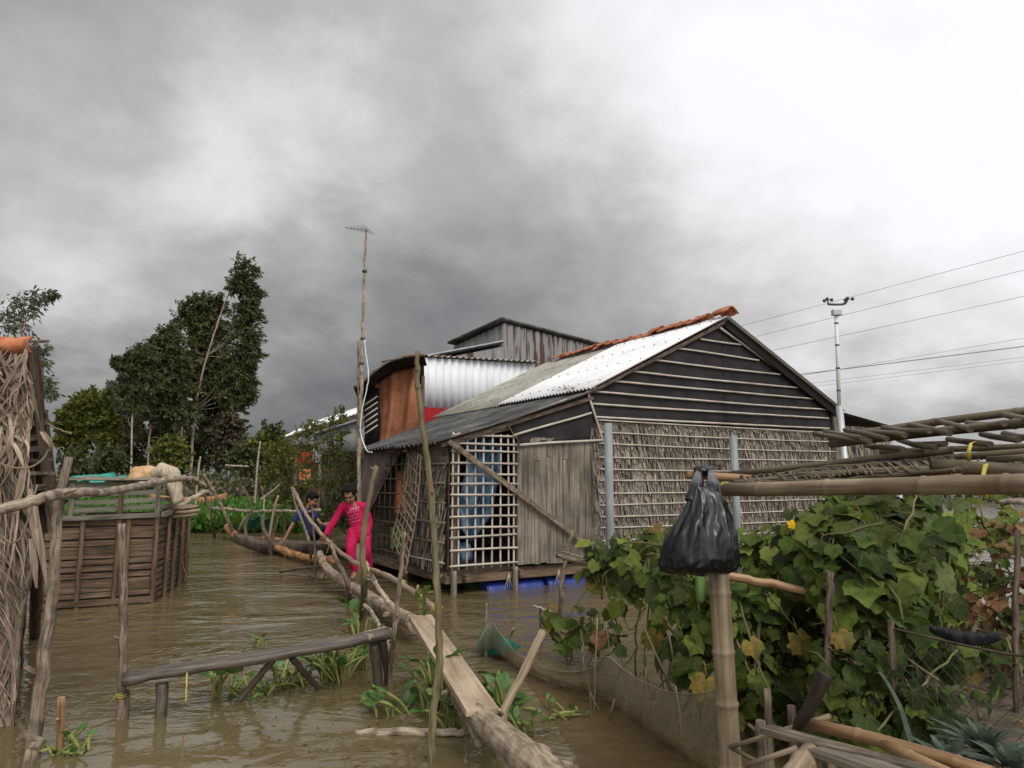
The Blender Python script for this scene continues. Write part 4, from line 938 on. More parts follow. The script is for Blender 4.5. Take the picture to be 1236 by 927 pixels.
# gable cloth
gp = [HW(714, 509), H(2.48, 0, 3.02), H(5.58, 0, 4.5), H(8.72, 0, 3.02), H(8.68, 0, 2.6)]
mb = MB()
L_, Rr = H(2.5, -.012, 2.53), H(8.7, -.012, 2.58)
def gable(u, v):
    tt = 2.5+6.2*u
    ztop = interp(tt, [2.5, 5.58, 8.7], [3.02, 4.5, 3.02])
    return H(tt, -.012-.012*noise.noise(V((tt*1.5, v*4, 0))), 2.53+.05*u+(ztop-2.53-.05*u)*v)
mb.grid(gable, 50, 14, 6, 2); part(mb, 'gable_cloth', 'tarp_black', [('SOLID', .006)])
part(slab(MB(), 5.57, 5.575, -.03, -.026, 2.6, 4.4), 'seam', 'verge_black')
part(slab(MB(), 7.2, 7.205, -.03, -.026, 2.6, 3.7), 'seam', 'verge_black')
for i, (x0, y0, x1, y1) in enumerate([(845, 409, 894, 416), (815, 420, 916, 435), (787, 434, 942, 452), (758, 447, 963, 468), (734, 459, 981, 481), (711, 472, 998, 494), (715, 487, 1000, 505), (718, 503, 1001, 517)]):
    rod(HW(x0, y0, -.05), HW(x1, y1, -.05), .019, 'bamboo_white', 'gable_batten', 80+i, sag=[.01, -.005, .012, .02, .015, .02, .01, .012][i])
rod(HW(712, 474, -.06), HW(868, 394, -.06), .024, 'bamboo_white', 'rake_pole', 90, 0)
rod(HW(868, 395, -.06), HW(1003, 491, -.06), .024, 'bamboo_white', 'rake_pole', 91, 0)
# lean-to front
def quadp(pxs, s): return [HW(x, y, s) for x, y in pxs]
q = quadp([(613, 510), (709, 472), (724, 531), (627, 536)], -.02)
mb = MB(); mb.grid(lambda u, v: (q[3].lerp(q[2], u)).lerp(q[0].lerp(q[1], u), v)+W_*(.015*noise.noise(V((u*5, v*4, 2)))), 20, 10, 1.6, .6)
part(mb, 'lean_to_cloth', 'tarp_black', [('SOLID', .006)])
for i, (x0, y0, x1, y1, rr) in enumerate([(627, 537, 726, 531, .022), (619, 526, 714, 498, .02), (709, 472, 728, 534, .022), (612, 509, 684, 482, .018), (612, 511, 629, 538, .012)]):
    rod(HW(x0, y0, -.06), HW(x1, y1, -.06), rr, 'bamboo_white' if i != 4 else 'bamboo_dark', 'lean_to_batten', 100+i, 0)
# plank wall
tt = 1.09; r = random.Random(21)
while tt < 2.5:
    w_ = min(r.uniform(.11, .2), 2.53-tt)
    z0, z1 = .335+r.uniform(-.015, .015), 2.23+r.uniform(-.02, .01)
    if r.random() < .35:
        zs = 1.8+r.uniform(-.2, .15)
        mb = slab(MB(), tt+.003, tt+w_-.003, -.018+r.uniform(-.004, .004), .01, z0, zs-.004); part(mb, 'wall_board', 'board')
        mb = slab(MB(), tt+.003, tt+w_-.003, -.018+r.uniform(-.004, .004), .01, zs+.004, z1); part(mb, 'wall_board', 'board')
    else:
        mb = slab(MB(), tt+.003, tt+w_-.003, -.018+r.uniform(-.005, .005), .01, z0, z1); part(mb, 'wall_board', 'board')
    tt += w_
part(slab(MB(), 1.08, 2.54, .012, .03, .34, 2.2), 'wall_backing', 'dark_wood')
# bamboo lattice window
lat = MB(); r = random.Random(4)
zs = [2.22, 2.10, 1.98, 1.82, 1.66, 1.50, 1.35, 1.19, 1.03, .88, .74, .57, .33]
zs = [2.23, 2.11, 1.99, 1.83, 1.67, 1.52, 1.37, 1.21, 1.06, .91, .78, .60, .38]
xs_ = [.01, .11, .25, .38, .52, .66, .80, .93, 1.03]
lf = lat
for i, z in enumerate(zs): bamboo_mb(H(-.03 if i else .0, -.045, z+r.uniform(-.012, .012)), H(1.06+r.uniform(0, .04), -.045, z+r.uniform(-.012, .012)), .0165, .0155, i, mb=lf, n=7, node=.3)
for i, x in enumerate(xs_): bamboo_mb(H(x+r.uniform(-.01, .01), -.02, 2.26), H(x+r.uniform(-.01, .01), -.02, .33), .0145, .0145, 30+i, mb=lf, n=7, node=.35)
part(lf, 'lattice_window', 'bamboo_white')
part(pole_mb([H(.10, .08, -.3), H(.10, .08, 1.2), H(.10, .08, 2.25)], .045, .04, .004, 1, 8), 'corner_post', 'slat')
mb = MB().beam(HW(541, 532, -.09), HW(719, 665, -.09), .03, .075, (0, 0, 1)); part(mb, 'brace', 'plank' if 0 else 'grey_wood')
# floor beams and stilts
part(slab(MB(), -.08, 2.6, -.03, .05, .15, .25), 'floor_beam', 'slat')
part(slab(MB(), 2.62, 10.7, -.03, .05, .10, .23), 'floor_beam', 'slat')
mb = MB().box(H(.22, -.06, .22), U_*.05, W_*.1, V((0, 0, .045))); part(mb, 'joist_end', 'slat')
mb = MB().box(H(1.1, -.06, .24), U_*.045, W_*.1, V((0, 0, .045))); part(mb, 'joist_end', 'slat')
for k, (a, b) in enumerate(((.02, -.07), (1.02, -.07), (2.55, .1), (4.1, .1), (5.6, .1), (7.1, .1), (8.6, .1), (10.6, .1), (.05, 1.6), (.05, 3.4), (2.5, 5.3), (5.6, 5.3), (8.6, 5.3))):
    part(pole_mb([H(a, b, -.55), H(a, b, -.1), H(a, b, .34 if k > 1 else .33)], .045, .042, .004, k+3, 8), 'stilt', 'board' if k < 2 else 'dark_wood')
part(slab(MB(), -.02, .06, .1, 3.5, .14, .28), 'floor_beam', 'slat')
# left side of the lean-to: palm panel, dark lattice opening, curtain
part(slab(MB(), .015, .04, .12, 1.5, .32, 2.12), 'wall_backing', 'dark_wood')
mb = MB()
def Hs(a, s, z): return H(s, a, z)
nipa(mb, .12, 1.5, .36, 1.8, s=-.005, seed=9, org=Hs); part(mb, 'palm_leaf_wall', 'thatch')
part(slab(MB(), -.012, .01, .12, 1.5, 1.82, 2.13), 'wall_board', 'board')
for i in range(6): rod(H(-.05, .1, .42+.28*i), H(-.05, 1.5, .42+.28*i), .014, 'bamboo_white' if i < 1 else 'bamboo', 'batten', 120+i)
lf = MB()
for i in range(8): lf.tube([H(-.01, 1.55, .4+.24*i), H(-.01, 3.4, .4+.24*i)], .013, 6)
for i in range(8): lf.tube([H(.012, 1.6+.25*i, .32), H(.012, 1.6+.25*i, 2.12)], .013, 6)
part(lf, 'lattice_window', 'dark_wood')
part(pole_mb([H(0, 1.55, -.3), H(0, 1.55, 1), H(0, 1.55, 2.15)], .04, .04, .004, 44, 8), 'corner_post', 'dark_wood')
part(pole_mb([H(0, 3.4, -.3), H(0, 3.4, 1), H(0, 3.4, 2.15)], .04, .04, .004, 45, 8), 'corner_post', 'dark_wood')
# loose lattice shutter leaning beside the wall
sh = empty('lattice_shutter', G(490, 705), 'loose crooked bamboo lattice panel hanging beside the front corner of the house', 'shutter')
TL, TR, BR, BL = P(493, 541, 11.4), P(509, 553, 10.55), P(490, 690, 10.45), P(473, 652, 11.4)
lf = MB(); nr = (TR-TL).cross(BL-TL).normalized()*.014
r = random.Random(17)
for i in range(13):
    f = i/12; bamboo_mb(TL.lerp(BL, f)+nr+V((0, 0, r.uniform(-.03, .03))), TR.lerp(BR, f)+nr+V((0, 0, r.uniform(-.03, .03))), .013, .012, i, mb=lf, n=6, node=.3)
for i in range(6):
    f = i/5; a, b = TL.lerp(TR, f), BL.lerp(BR, f); a = a-(b-a)*.02; b = b+(b-a)*r.uniform(.0, .05)
    lf.tube(smooth_path([a-nr, a.lerp(b, .5)-nr+nr.normalized()*.05, b-nr], 5, .003, i), .012, 6)
lf.build('bamboo_strips', 'bamboo', sh)
# hanging things inside
def cloth(name, label, cat, fn, m, nu=14, nv=18, th=.006, group=None):
    mb = MB(); mb.grid(fn, nu, nv); o = mb.build(name, m, mods=[('SOLID', th)]); return tag(o, label, cat, group)
cloth('plastic_sheet', 'crumpled blue plastic sheet hanging behind the bamboo lattice window', 'plastic sheet',
      lambda u, v: H(.42+.5*u+.05*math.sin(v*6)-.12*v*(1-u), .30+.07*math.sin(u*9+v*4)+.05*noise.noise(V((u*6, v*9, 1))), 2.2-1.55*v*(.85+.15*math.sin(u*5))), 'blue_film', 16, 24)
m0 = MB().ball(H(.36, .35, .52), (.17, .15, .17), 12, 8, .4, 5)
tag(m0.build('bag', 'blue_film'), 'small pale plastic bag on the floor behind the lattice window', 'bag')
cloth('cloth', 'orange cloth hanging behind the dark lattice at the side of the house', 'cloth', lambda u, v: H(.3+.06*math.sin(u*14), 2.0+.9*u, 1.75-.75*v), 'orange_cloth')
cloth('cloth', 'green cloth low behind the dark lattice at the side of the house', 'cloth', lambda u, v: H(.32+.05*math.sin(u*11), 1.9+1.1*u, .75-.38*v), 'green_cloth')
cloth('cloth', 'faded green cloth high behind the dark lattice beside the hanging drape', 'cloth', lambda u, v: H(.34+.05*math.sin(u*12), 2.3+.8*u, 2.0-.3*v), 'green_cloth')
qd = [P(440, 545, 13.0), P(490, 537, 11.9), P(447, 618, 12.9), P(422, 660, 13.1)]
cloth('drape', 'greyish purple tarpaulin drape pulled aside under the eave of the side porch', 'drape',
      lambda u, v: (qd[0].lerp(qd[1], u)).lerp(qd[3].lerp(qd[2], u), v)+V((.04*math.sin(u*16+v*3), -.05*math.sin(u*13), -.16*math.sin(math.pi*u)*v*0)), 'drape', 30, 20)
# roofs
def corr(t0, z0, t1, z1, s0, s1, wave, amp, lift=0.0, edge=None, na=3, sag=0.0, s1b=None):
    mb = MB(); d = V((0, 0, 0))
    ns = int((s1-s0)/wave*6)
    tv = U_*(t1-t0)+V((0, 0, z1-z0)); nrm = W_.cross(tv).normalized()
    if nrm.z < 0: nrm = -nrm
    def fn(u, v):
        s = s0+(s1+(s1b-s1)*v-s0)*u if s1b else s0+(s1-s0)*u; k = v
        if edge: k = v*(1+0*edge)
        j = (edge*noise.noise(V((s*1.3, 0, 4))) if edge and v == 0 else 0)
        p = H(t0+(t1-t0)*v, s, z0+(z1-z0)*v)
        return p+nrm*(lift+amp*math.sin(2*math.pi*s/wave))-tv.normalized()*j+V((0, 0, -sag*math.sin(math.pi*v)))
    mb.grid(fn, ns, na, s1-s0, tv.length, True)
    return mb
part(corr(2.40, 3.045, 5.58, 4.60, -.16, 2.85, .10, .019), 'tin_roof_sheet', 'roof_white', [('SOLID', .004)])
part(corr(2.38, 3.03, 5.58, 4.58, 2.80, 5.95, .10, .017, -.022), 'cement_roof_sheet', 'roof_beige', [('SOLID', .005)])
part(corr(8.95, 2.99, 5.60, 4.60, -.2, 5.5, .09, .012), 'tin_roof_sheet', 'roof_white', [('SOLID', .004)])
part(corr(-.28, 2.10, 2.60, 3.045, -.14, 3.5, .15, .026, 0, .05, 4, .03, 5.7), 'lean_to_roof', 'roof_dark', [('SOLID', .008)])
part(corr(10.85, 2.72, 8.8, 2.98, -.12, 3.5, .12, .015), 'side_roof', 'roof_dark', [('SOLID', .006)])
# black strip painted for the roof's shaded underside at the right verge, pole under the left verge
mb = MB().beam(H(5.62, -.10, 4.47), H(8.85, -.10, 2.92), .03, .17, (0, 0, 1)); part(mb, 'verge_shade', 'verge_black')
mb = MB().beam(H(2.45, -.10, 2.99), H(5.56, -.10, 4.49), .03, .05, (0, 0, 1)); part(mb, 'verge_board', 'dark_wood')
mb = MB().beam(H(-.2, -.06, 2.07), H(2.5, -.06, 2.9), .04, .06, (0, 0, 1)); part(mb, 'verge_board', 'dark_wood')
for i, s in enumerate((.6, 1.8, 3.0)): part(pole_mb([H(-.2, s, 2.05), H(1.2, s, 2.5), H(2.5, s, 2.92)], .03, .03, .004, i, 7), 'rafter', 'slat')
part(pole_mb([H(.1, .15, 2.12), H(.9, .1, 2.34), H(1.7, .06, 2.5)], .035, .03, .01, 9, 7), 'rafter', 'bamboo_white')
sw_ = MB(); r = random.Random(14)
for k in range(34):
    c = H(2.35+r.gauss(0, .16), .35+r.gauss(0, .16), 3.07); a = r.uniform(0, 6.28); l = r.uniform(.08, .22)
    sw_.strip([c, c+V((math.cos(a)*l*.5, math.sin(a)*l*.5, .03)), c+V((math.cos(a)*l, math.sin(a)*l, .0))], [.012, .014, .004], V((-math.sin(a), math.cos(a), .2)))
tag(part(sw_, 'straw', 'thatch_pale'), kind='stuff')
nm = MB(); r = random.Random(6)
for row in (.08, .36, .64, .9):
    for k in range(18):
        s = -.05+k*.305
        p = H(2.42+3.16*row, s+r.uniform(-.03, .03), 3.06+1.54*row+.025); nm.box(p, U_*.009, W_*.009, V((0, 0, .007)))
part(nm, 'screws', 'dark_metal')
# ridge tiles
def tile_mb():
    m0 = MB()
    def fn(u, v):
        a = (v-.5)*2; s = u*.30
        return H(5.59+a*.15, s, 4.685-abs(a)**1.4*.10+(.016 if u > .84 else 0)+.026*(1-u))
    m0.grid(fn, 10, 10, .3, .3); return m0
t0_ = tile_mb().build('ridge_tile', 'tile', house, mods=[('SOLID', .016)])
r = random.Random(2)
for k in range(1, 21):
    c = t0_.copy(); COL.objects.link(c); c.parent = house
    c.location = W_*(.255*k)+V((0, 0, r.uniform(-.02, .02)))+U_*r.uniform(-.02, .02); c.rotation_euler = (r.uniform(-.008, .008), r.uniform(-.008, .008), r.uniform(-.006, .006))
t0_.location = V((0, 0, .02))-W_*.22
mb = MB()
mb.grid(lambda u, v: H(5.59+(v-.5)*.34, -.28+u*.40, 4.765-abs((v-.5)*2)**1.5*.12+.012*math.sin(u*4)), 12, 10, .4, .3); part(mb, 'ridge_tile', 'tile', [('SOLID', .02)])

# blue float drums under the floor
for k, (ta, tb, lb) in enumerate(((.62, 1.6, 'blue plastic float drum under the planked wall'), (1.68, 2.45, 'blue plastic float drum at the right, half hidden by stakes'))):
    d = empty('float_drum', H((ta+tb)/2, .16, -.05), lb, 'drum', 'blue drums floating the house')
    n_ = 20; pts = [H(ta+(tb-ta)*i/n_, .16, -.04) for i in range(n_+1)]
    rr = [.155*(1+(.05 if i in (6, 7, 13, 14) else 0))*(.93 if i in (0, n_) else 1) for i in range(n_+1)]
    MB().tube(pts, rr, 20).build('barrel', 'blue_plastic', d)
    MB().tube([H(ta-.012, .16, -.04), H(ta+.02, .16, -.04)], .152, 20).build('lid', 'blue_plastic', d)
    x_ = ta+.12 if k else ta+.3
    rp = MB()
    for q in range(4): rp.tube([H(x_, -.06, .24), H(x_+(q-1.5)*.03, -.05, .08), H(x_+(q-1.5)*.06, -.04, -.03)], .0035, 5)
    tag(rp.build('rope', 'bamboo_white'), ['pale frayed rope hanging from the floor beam in front of the drums, nearer the lattice', 'pale frayed rope hanging from the floor beam near the vine stakes'][k], 'rope')

# posts and masts in front of the gable wall
def mastpost(px, ytop, Y, r_, m, label, zb=-.5):
    top = P(px, ytop, Y); b = V((top.x, Y, zb))
    mb = MB().tube([b, b.lerp(top, .5), top], r_, 14)
    return tag(mb.build('post', m), label, 'post', 'grey posts before the palm-leaf wall')
mastpost(734, 511, 11.0, .066, 'concrete', 'tall grey concrete post beside the planked wall')
mastpost(885, 526, 12.4, .066, 'concrete', 'grey concrete post behind the black bag')
mastpost(1087, 596, 13.2, .07, 'galv', 'short grey post tip above the vines right of the mast')

# ------------------------------------------------------------------ weather mast and power lines
Y = 13.4; top = P(1009, 374, Y)
wm = empty('weather_mast', (top.x+.06, Y, -.4), 'slim white instrument mast with small wind sensors on top', 'mast')
b = V((top.x+.07, Y, -.4)); mid = P(1013, 490, Y)
MB().tube([b, mid], .065, 14).build('lower_pole', 'galv', wm)
MB().tube([mid, mid.lerp(top, .5), top], .034, 12).build('pole', 'pvc', wm)
for f in (.15, .38, .62, .85):
    p = mid.lerp(top, f); MB().tube([p, p+V((0, 0, .03))], .039, 12).build('clamp', 'dark_metal', wm)
MB().box(top+V((0, -.02, -.06)), (.085, 0, 0), (0, .06, 0), (0, 0, .055)).build('instrument_box', 'galv', wm, mods=[('BEVEL', .008)])
MB().tube(smooth_path([P(999, 367, Y), P(1004, 367.5, Y), P(1015, 367.5, Y), P(1020, 366, Y)], 4), .022, 8).build('crossarm', 'dark_metal', wm)
for (x, y) in ((999, 361), (1024, 360)):
    bpnt = P(999.5 if x < 1010 else 1020.5, 367, Y); tp = P(x, y+1, Y)
    MB().tube([bpnt, tp], .014, 6).build('sensor_arm', 'dark_metal', wm)
    for q in range(3):
        a = q*2.1+x; cpt = tp+V((math.cos(a)*.075, math.sin(a)*.075, 0))
        sm_ = MB().tube([tp, cpt], .007, 5); sm_.ball(cpt, .035, 8, 5); sm_.build('wind_cup', 'dark_metal', wm)
MB().tube([P(1018, 368, Y), P(1022, 362, Y)], .018, 6).build('sensor_arm', 'dark_metal', wm)
GW = 'power lines across the sky at right'
for i, (x0, y0, x1, y1, r_, lb) in enumerate([(892, 394, 1236, 303, .030, 'topmost grey power line, passing just above the mast head'), (905, 408, 1236, 326, .030, 'second grey power line from the top'),
        (928, 424, 1236, 357.6, .030, 'third grey power line, ending highest above the darker cable'), (964, 452, 1236, 418, .045, 'darkest, thickest power line crossing the middle of the mast'),
        (1020, 444.5, 1236, 408, .024, 'thin pale line just above the darkest cable'), (979, 462.5, 1236, 431, .022, 'faint line just below the darkest cable'), (982, 466.5, 1236, 435.5, .022, 'lowest and faintest power line over the racks')]):
    f = (y1-y0)/(x1-x0); xa, xb = 560, 1700
    pts = []
    for k in range(25):
        x = xa+(xb-xa)*k/24; Yk = 62-(x-560)*.018
        u = (x-(x0+x1)/2)/400
        pts.append(P(x, y0+f*(x-x0)-1.2*(u*u-.18)*1.0, Yk))
    tag(MB().tube(pts, r_*(.8 if i == 3 else .58), 5).build('power_line', 'wire'), lb, 'power line', GW)

# ------------------------------------------------------------------ neighbour house with the white tin wall
def wallcorr(mb, a, b, ztA, ztB, zb, wave=.12, amp=.012):
    a, b = V((a.x, a.y, 0)), V((b.x, b.y, 0)); ln = (b-a).length; nn = V(((b-a).y, -(b-a).x, 0)).normalized()
    n_ = int(ln/wave*6)
    def fn(u, v):
        p = a.lerp(b, u)+nn*(amp*math.sin(2*math.pi*u*ln/wave)); z = zb+(ztA+(ztB-ztA)*u-zb)*v
        return V((p.x, p.y, z))
    mb.grid(fn, n_, 2, ln, ztA-zb); return mb
na, nb = P(503, 431, 16.9), P(646, 439, 19.2)
nh = empty('neighbour_house', V(((na.x+nb.x)/2, 17, 0)), 'neighbouring house with a ribbed white tin wall and a curved dark awning', 'house')
zsk = P(508, 491, 16.95).z
wallcorr(MB(), na, nb, na.z, nb.z, zsk, .22, .026).build('tin_wall', 'white_metal', nh, mods=[('SOLID', .006)])
nv_ = V((nb.x-na.x, nb.y-na.y, 0))
MB().box(V(((na.x+nb.x)/2, (na.y+nb.y)/2+.02, zsk-.8)), nv_/2, V((-nv_.y, nv_.x, 0)).normalized()*.02, (0, 0, .8)).build('red_skirt', 'red_cloth', nh)
back = V((-.45, 1, 0)).normalized()
pr = MB()
def roofn(u, v):
    a = na+V((-.1, -.18, .03)); b = nb+V((.1, -.18, .03))
    w_ = .026*math.sin(2*math.pi*u*22)
    return a.lerp(b, u)+back*(v*3.2)+V((0, 0, v*.30+w_))
pr.grid(roofn, 170, 3, 3, 3); pr.build('roof', 'roof_beige', nh, mods=[('SOLID', .008)])
for px in (508, 560, 600, 640):
    a = P(px, 480, 16.9+(px-503)*.0161); MB().tube([V((a.x, a.y+.12, -.5)), V((a.x, a.y+.12, 4.2))], .05, 8).build('post', 'dark_wood', nh)
# curved awning
prof = [P(512, 428, 14.7), P(498, 429, 14.7), P(482, 432, 14.65), P(466, 438, 14.65), P(453, 447, 14.6), P(441, 458, 14.6), P(427, 468, 14.6)]
pf = smooth_path(prof, 6)
aw = MB()
def awn(u, v):
    i = u*(len(pf)-1); k = min(int(i), len(pf)-2); p = pf[k].lerp(pf[k+1], i-k)
    return p+V((-.12, 1, 0)).normalized()*(v*2.6)+V((0, 0, .014*math.sin(v*2.6/.12*6.28)*1.0-.34*v))
aw.grid(awn, 30, 90, 2, 2.6); aw.build('awning', 'roof_dark', nh, mods=[('SOLID', .012)])
MB().tube(pf, .03, 7).build('awning_edge', 'grey_wood', nh)
aw = MB()
aw.grid(lambda u, v: (lambda p: p+V((.0, .02+.5*v, -.02-.13*v)))(pf[min(int(u*(len(pf)-1)), len(pf)-1)]), len(pf)-1, 4); aw.build('awning_lining', 'verge_black', nh, mods=[('SOLID', .01)])
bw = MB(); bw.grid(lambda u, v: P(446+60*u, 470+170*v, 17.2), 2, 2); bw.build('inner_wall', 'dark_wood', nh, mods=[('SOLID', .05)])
fl = MB().box(V((-2.2, 16.2, .3)), (1.6, 0, 0), (0, 1.3, 0), (0, 0, .06)); fl.build('floor', 'dark_wood', nh)
for px in (446, 508):
    a = P(px, 600, 15.6); MB().tube([V((a.x, 15.6, -.5)), V((a.x, 15.6, P(px, 450, 15.1).z))], .045, 8).build('post', 'dark_wood', nh)
# striped side of dark slats behind the mast
sl = P(449, 488, 15.2)
for k in range(6):
    a, b = P(440, 492+7*k-3, 15.15), P(456, 480+7*k-2, 15.2)
    MB().tube([a, b], .016, 6).build('slat', 'bamboo_white', nh)
cw = MB(); cw.grid(lambda u, v: P(440+18*u, 468+70*v, 15.35), 2, 2); cw.build('side_panel', 'verge_black', nh, mods=[('SOLID', .03)])
# orange curtain
cloth('curtain', 'large orange cloth curtain billowing under the curved awning', 'curtain',
      lambda u, v: P(452+55*u+6*math.sin(v*3.1)*(1-u), 464-24*math.sin(u*1.57)+(545-452)*v, 15.35)+V((0, .10*math.sin(u*12+v*2.6)*(.4+.6*v)+.02*math.sin(u*27+v*5)-.25*math.sin(v*3.1)*u, 0)), 'curtain', 40, 20)

# ------------------------------------------------------------------ rusty barn
C0 = P(608, 388, 20.0); Dr = P(722, 417, 24.2); Lf = P(548, 416, 22.2)
bn = empty('metal_barn', V((C0.x+.5, 22.5, 0)), 'tall rusty corrugated metal barn rising behind the roofs', 'barn')
wallcorr(MB(), V((C0.x, C0.y, 0)), V((Dr.x, Dr.y, 0)), C0.z-.05, Dr.z-.05, .2, .32, .022).build('rusty_wall', 'rust_metal', bn, mods=[('SOLID', .006)])
wallcorr(MB(), V((Lf.x, Lf.y, 0)), V((C0.x, C0.y, 0)), Lf.z-.06, C0.z-.06, .2, .32, .014).build('grey_wall', 'grey_metal', bn, mods=[('SOLID', .006)])
Bk = V((Lf.x+Dr.x-C0.x, Lf.y+Dr.y-C0.y, (Lf.z+Dr.z)/2-.2))
wallcorr(MB(), Dr, Bk, Dr.z-.1, Bk.z-.1, .2, .32).build('back_wall', 'grey_metal', bn, mods=[('SOLID', .006)])
rf_ = MB(); cc = (C0+Dr+Lf+Bk)/4
ex = lambda p: p+(V((p.x-cc.x, p.y-cc.y, 0))).normalized()*.22+V((0, 0, .05))
rf_.grid(lambda u, v: (ex(C0).lerp(ex(Dr), u)).lerp(ex(Lf).lerp(ex(Bk), u), v), 20, 12); rf_.build('roof', 'roof_dark', bn, mods=[('SOLID', .07)])
# lower side roof and wall of the barn
e0, e1_ = P(612, 414, 19.9), P(513, 433, 18.0)
wallcorr(MB(), V((e1_.x, e1_.y, 0)), V((e0.x, e0.y, 0)), e1_.z-.08, e0.z-.08, 2.0, .3, .02).build('side_wall', 'rust_metal', bn, mods=[('SOLID', .006)])
lr = MB(); lr.grid(lambda u, v: (e1_.lerp(e0, u))+V((-.1, -.15, 0))+V((-.3, 1, 0)).normalized()*(v*2.2)+V((0, 0, .05*v)), 12, 4); lr.build('side_roof', 'roof_dark', bn, mods=[('SOLID', .05)])
MB().beam(e1_+V((-.1, -.17, .03)), e0+V((-.1, -.17, .03)), .03, .035).build('roof_edge', 'galv', bn)

# ------------------------------------------------------------------ far house behind the shrub
Yf = 24
fh = empty('far_house', P(395, 560, Yf)-V((0, 0, P(395, 560, Yf).z)), 'low far house with a pale sloping tin roof half hidden by the shrub', 'house')
fr_ = MB(); f0, f1 = P(344, 527, Yf), P(446, 494, Yf)
fr_.grid(lambda u, v: f0.lerp(f1, u)+V((.2*v, 3*v, .75*v+.02*math.sin(u*150))), 150, 3); fr_.build('roof', 'roof_white', fh, mods=[('SOLID', .05)])
MB().beam(f0+V((0, -.02, -.10)), f1+V((0, -.02, -.10)), .06, .14).build('verge_board', 'dark_wood', fh)
wallcorr(MB(), P(378, 545, Yf+.3), P(446, 545, Yf+.3), P(378, 524, Yf+.3).z, P(446, 503, Yf+.3).z, P(400, 545, Yf).z, .3, .02).build('wall', 'grey_metal', fh, mods=[('SOLID', .01)])
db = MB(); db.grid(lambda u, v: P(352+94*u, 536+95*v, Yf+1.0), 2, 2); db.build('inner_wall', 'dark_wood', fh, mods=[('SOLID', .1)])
for px in (356, 384, 444): MB().tube([V((P(px, 560, Yf).x, Yf+.2, -.4)), V((P(px, 560, Yf).x, Yf+.2, P(px, 530, Yf).z-.3))], .06, 7).build('post', 'grey_wood', fh)
cloth('cloth', 'bright red cloth hanging under the far house roof behind the shrub', 'cloth', lambda u, v: P(358+22*u, 546+15*v, 23.6)+V((0, .1*math.sin(u*12), 0)), 'red_cloth', 10, 8, .02)
cloth('cloth', 'lower orange-red cloth behind the shrub under the bright red one', 'cloth', lambda u, v: P(361+14*u, 566+14*v, 23.5)+V((0, .1*math.sin(u*10), 0)), 'orange_cloth', 10, 8, .02)
cloth('cloth', 'grey-blue cloth beside the red one under the far house roof', 'cloth', lambda u, v: P(378+8*u, 542+17*v, 23.5)+V((0, .1*math.sin(u*9), 0)), 'grey_metal', 8, 8, .02)

# ------------------------------------------------------------------ antenna mast
Ya = 12.6
am = empty('antenna_mast', V((P(436, 600, Ya).x, Ya, -.4)), 'tall crooked pale pole with a television aerial at its tip', 'antenna')
pts = [down(P(433, 690, Ya), -.4), P(433, 640, Ya), P(434, 560, Ya), P(436, 470, Ya), P(438, 390, Ya), P(440, 320, Ya), P(442, 276, Ya)]
path = smooth_path(pts, 8, .008, 5); MB().tube(path, [.052+(.018-.052)*(i/(len(path)-1))**.8 for i in range(len(path))], 9, wob=.1).build('pole', 'pale_wood', am)
pole_mb([P(431.5, 560, Ya), P(432.5, 480, Ya), P(432.5, 412, Ya)], .022, .02, .004, 3, 7).build('splint', 'grey_wood', am)
am_t = P(442, 276.5, Ya-.03)
b0_, b1_ = P(417, 274.5, Ya-.2), P(446, 277.5, Ya-.02)
MB().tube([b0_, b1_], .011, 6).build('boom', 'galv', am)
for k in range(8):
    c = b0_.lerp(b1_, .03+.94*k/7); l = .05+.022*k
    MB().tube([c+V((-.25*l, -l, .08*l)), c+V((.25*l, l, -.08*l))], .007, 5).build('element', 'galv', am)
for py in (330, 405, 440, 520): 
    f = P(438, py, Ya); q = min(path, key=lambda p: abs(p.z-f.z)); MB().tube([q+V((0, 0, -.02)), q+V((0, 0, .02))], .045, 8).build('strap', 'dark_metal', am)
cb_ = MB().tube(smooth_path([P(440, 410, Ya-.07), P(442, 430, Ya-.07), P(445, 452, Ya-.1), P(443, 468, Ya-.1), P(438, 490, Ya-.09), P(435, 515, Ya-.08), P(437, 530, Ya-.1), P(443, 544, Ya-.3), P(449, 546, 11.9)], 5, .004), .011, 6)
tag(cb_.build('cable', 'white_cable'), 'white cable looping down the aerial pole to the porch roof', 'cable')

# ------------------------------------------------------------------ boats and far clutter
def boat(name, label, c, L, W, Hh, rot, m='hull'):
    t = empty(name, c, label, 'boat', 'wooden boats on the pond'); ca, sa = math.cos(rot), math.sin(rot)
    c = V(c)
    def tr(x, y, z): return c+V((x*ca-y*sa, x*sa+y*ca, z))
    hm = MB()
    def fn(u, v):
        x = (u-.5)*L; k = max(.0, 1-abs(2*u-1)**2.6); a = (v-.5)*math.pi
        return tr(x, math.sin(a)*W/2*(.12+.88*k), Hh*(1-math.cos(a)*(.55+.45*k))*1.0-.12+.22*abs(2*u-1)**3)
    hm.grid(fn, 28, 12, L, W); hm.build('hull', m, t, mods=[('SOLID', .03)])
    for f in (.3, .52, .72):
        MB().box(tr((f-.5)*L, 0, Hh*.78-.12), V((ca, sa, 0))*.1, V((-sa, ca, 0))*W*.40, (0, 0, .012)).build('thwart', 'grey_wood', t)
    return t
boat('wooden_boat', 'dark flat wooden boat moored under the boy and the shrub', V((P(372, 655, 15.7).x+.5, 15.9, 0)), 4.2, .9, .34, .12)
wk = empty('floating_walkway', G(245, 637), 'long low brown plank walkway floating before the hyacinth field', 'walkway')
a, b = G(196, 634), G(312, 634)
for k in range(4):
    o_ = V((0, .28*k, 0)); MB().beam(a+o_+V((0, 0, .16)), b+o_+V((0, 0, .14)), .24, .05).build('board', 'hull', wk)
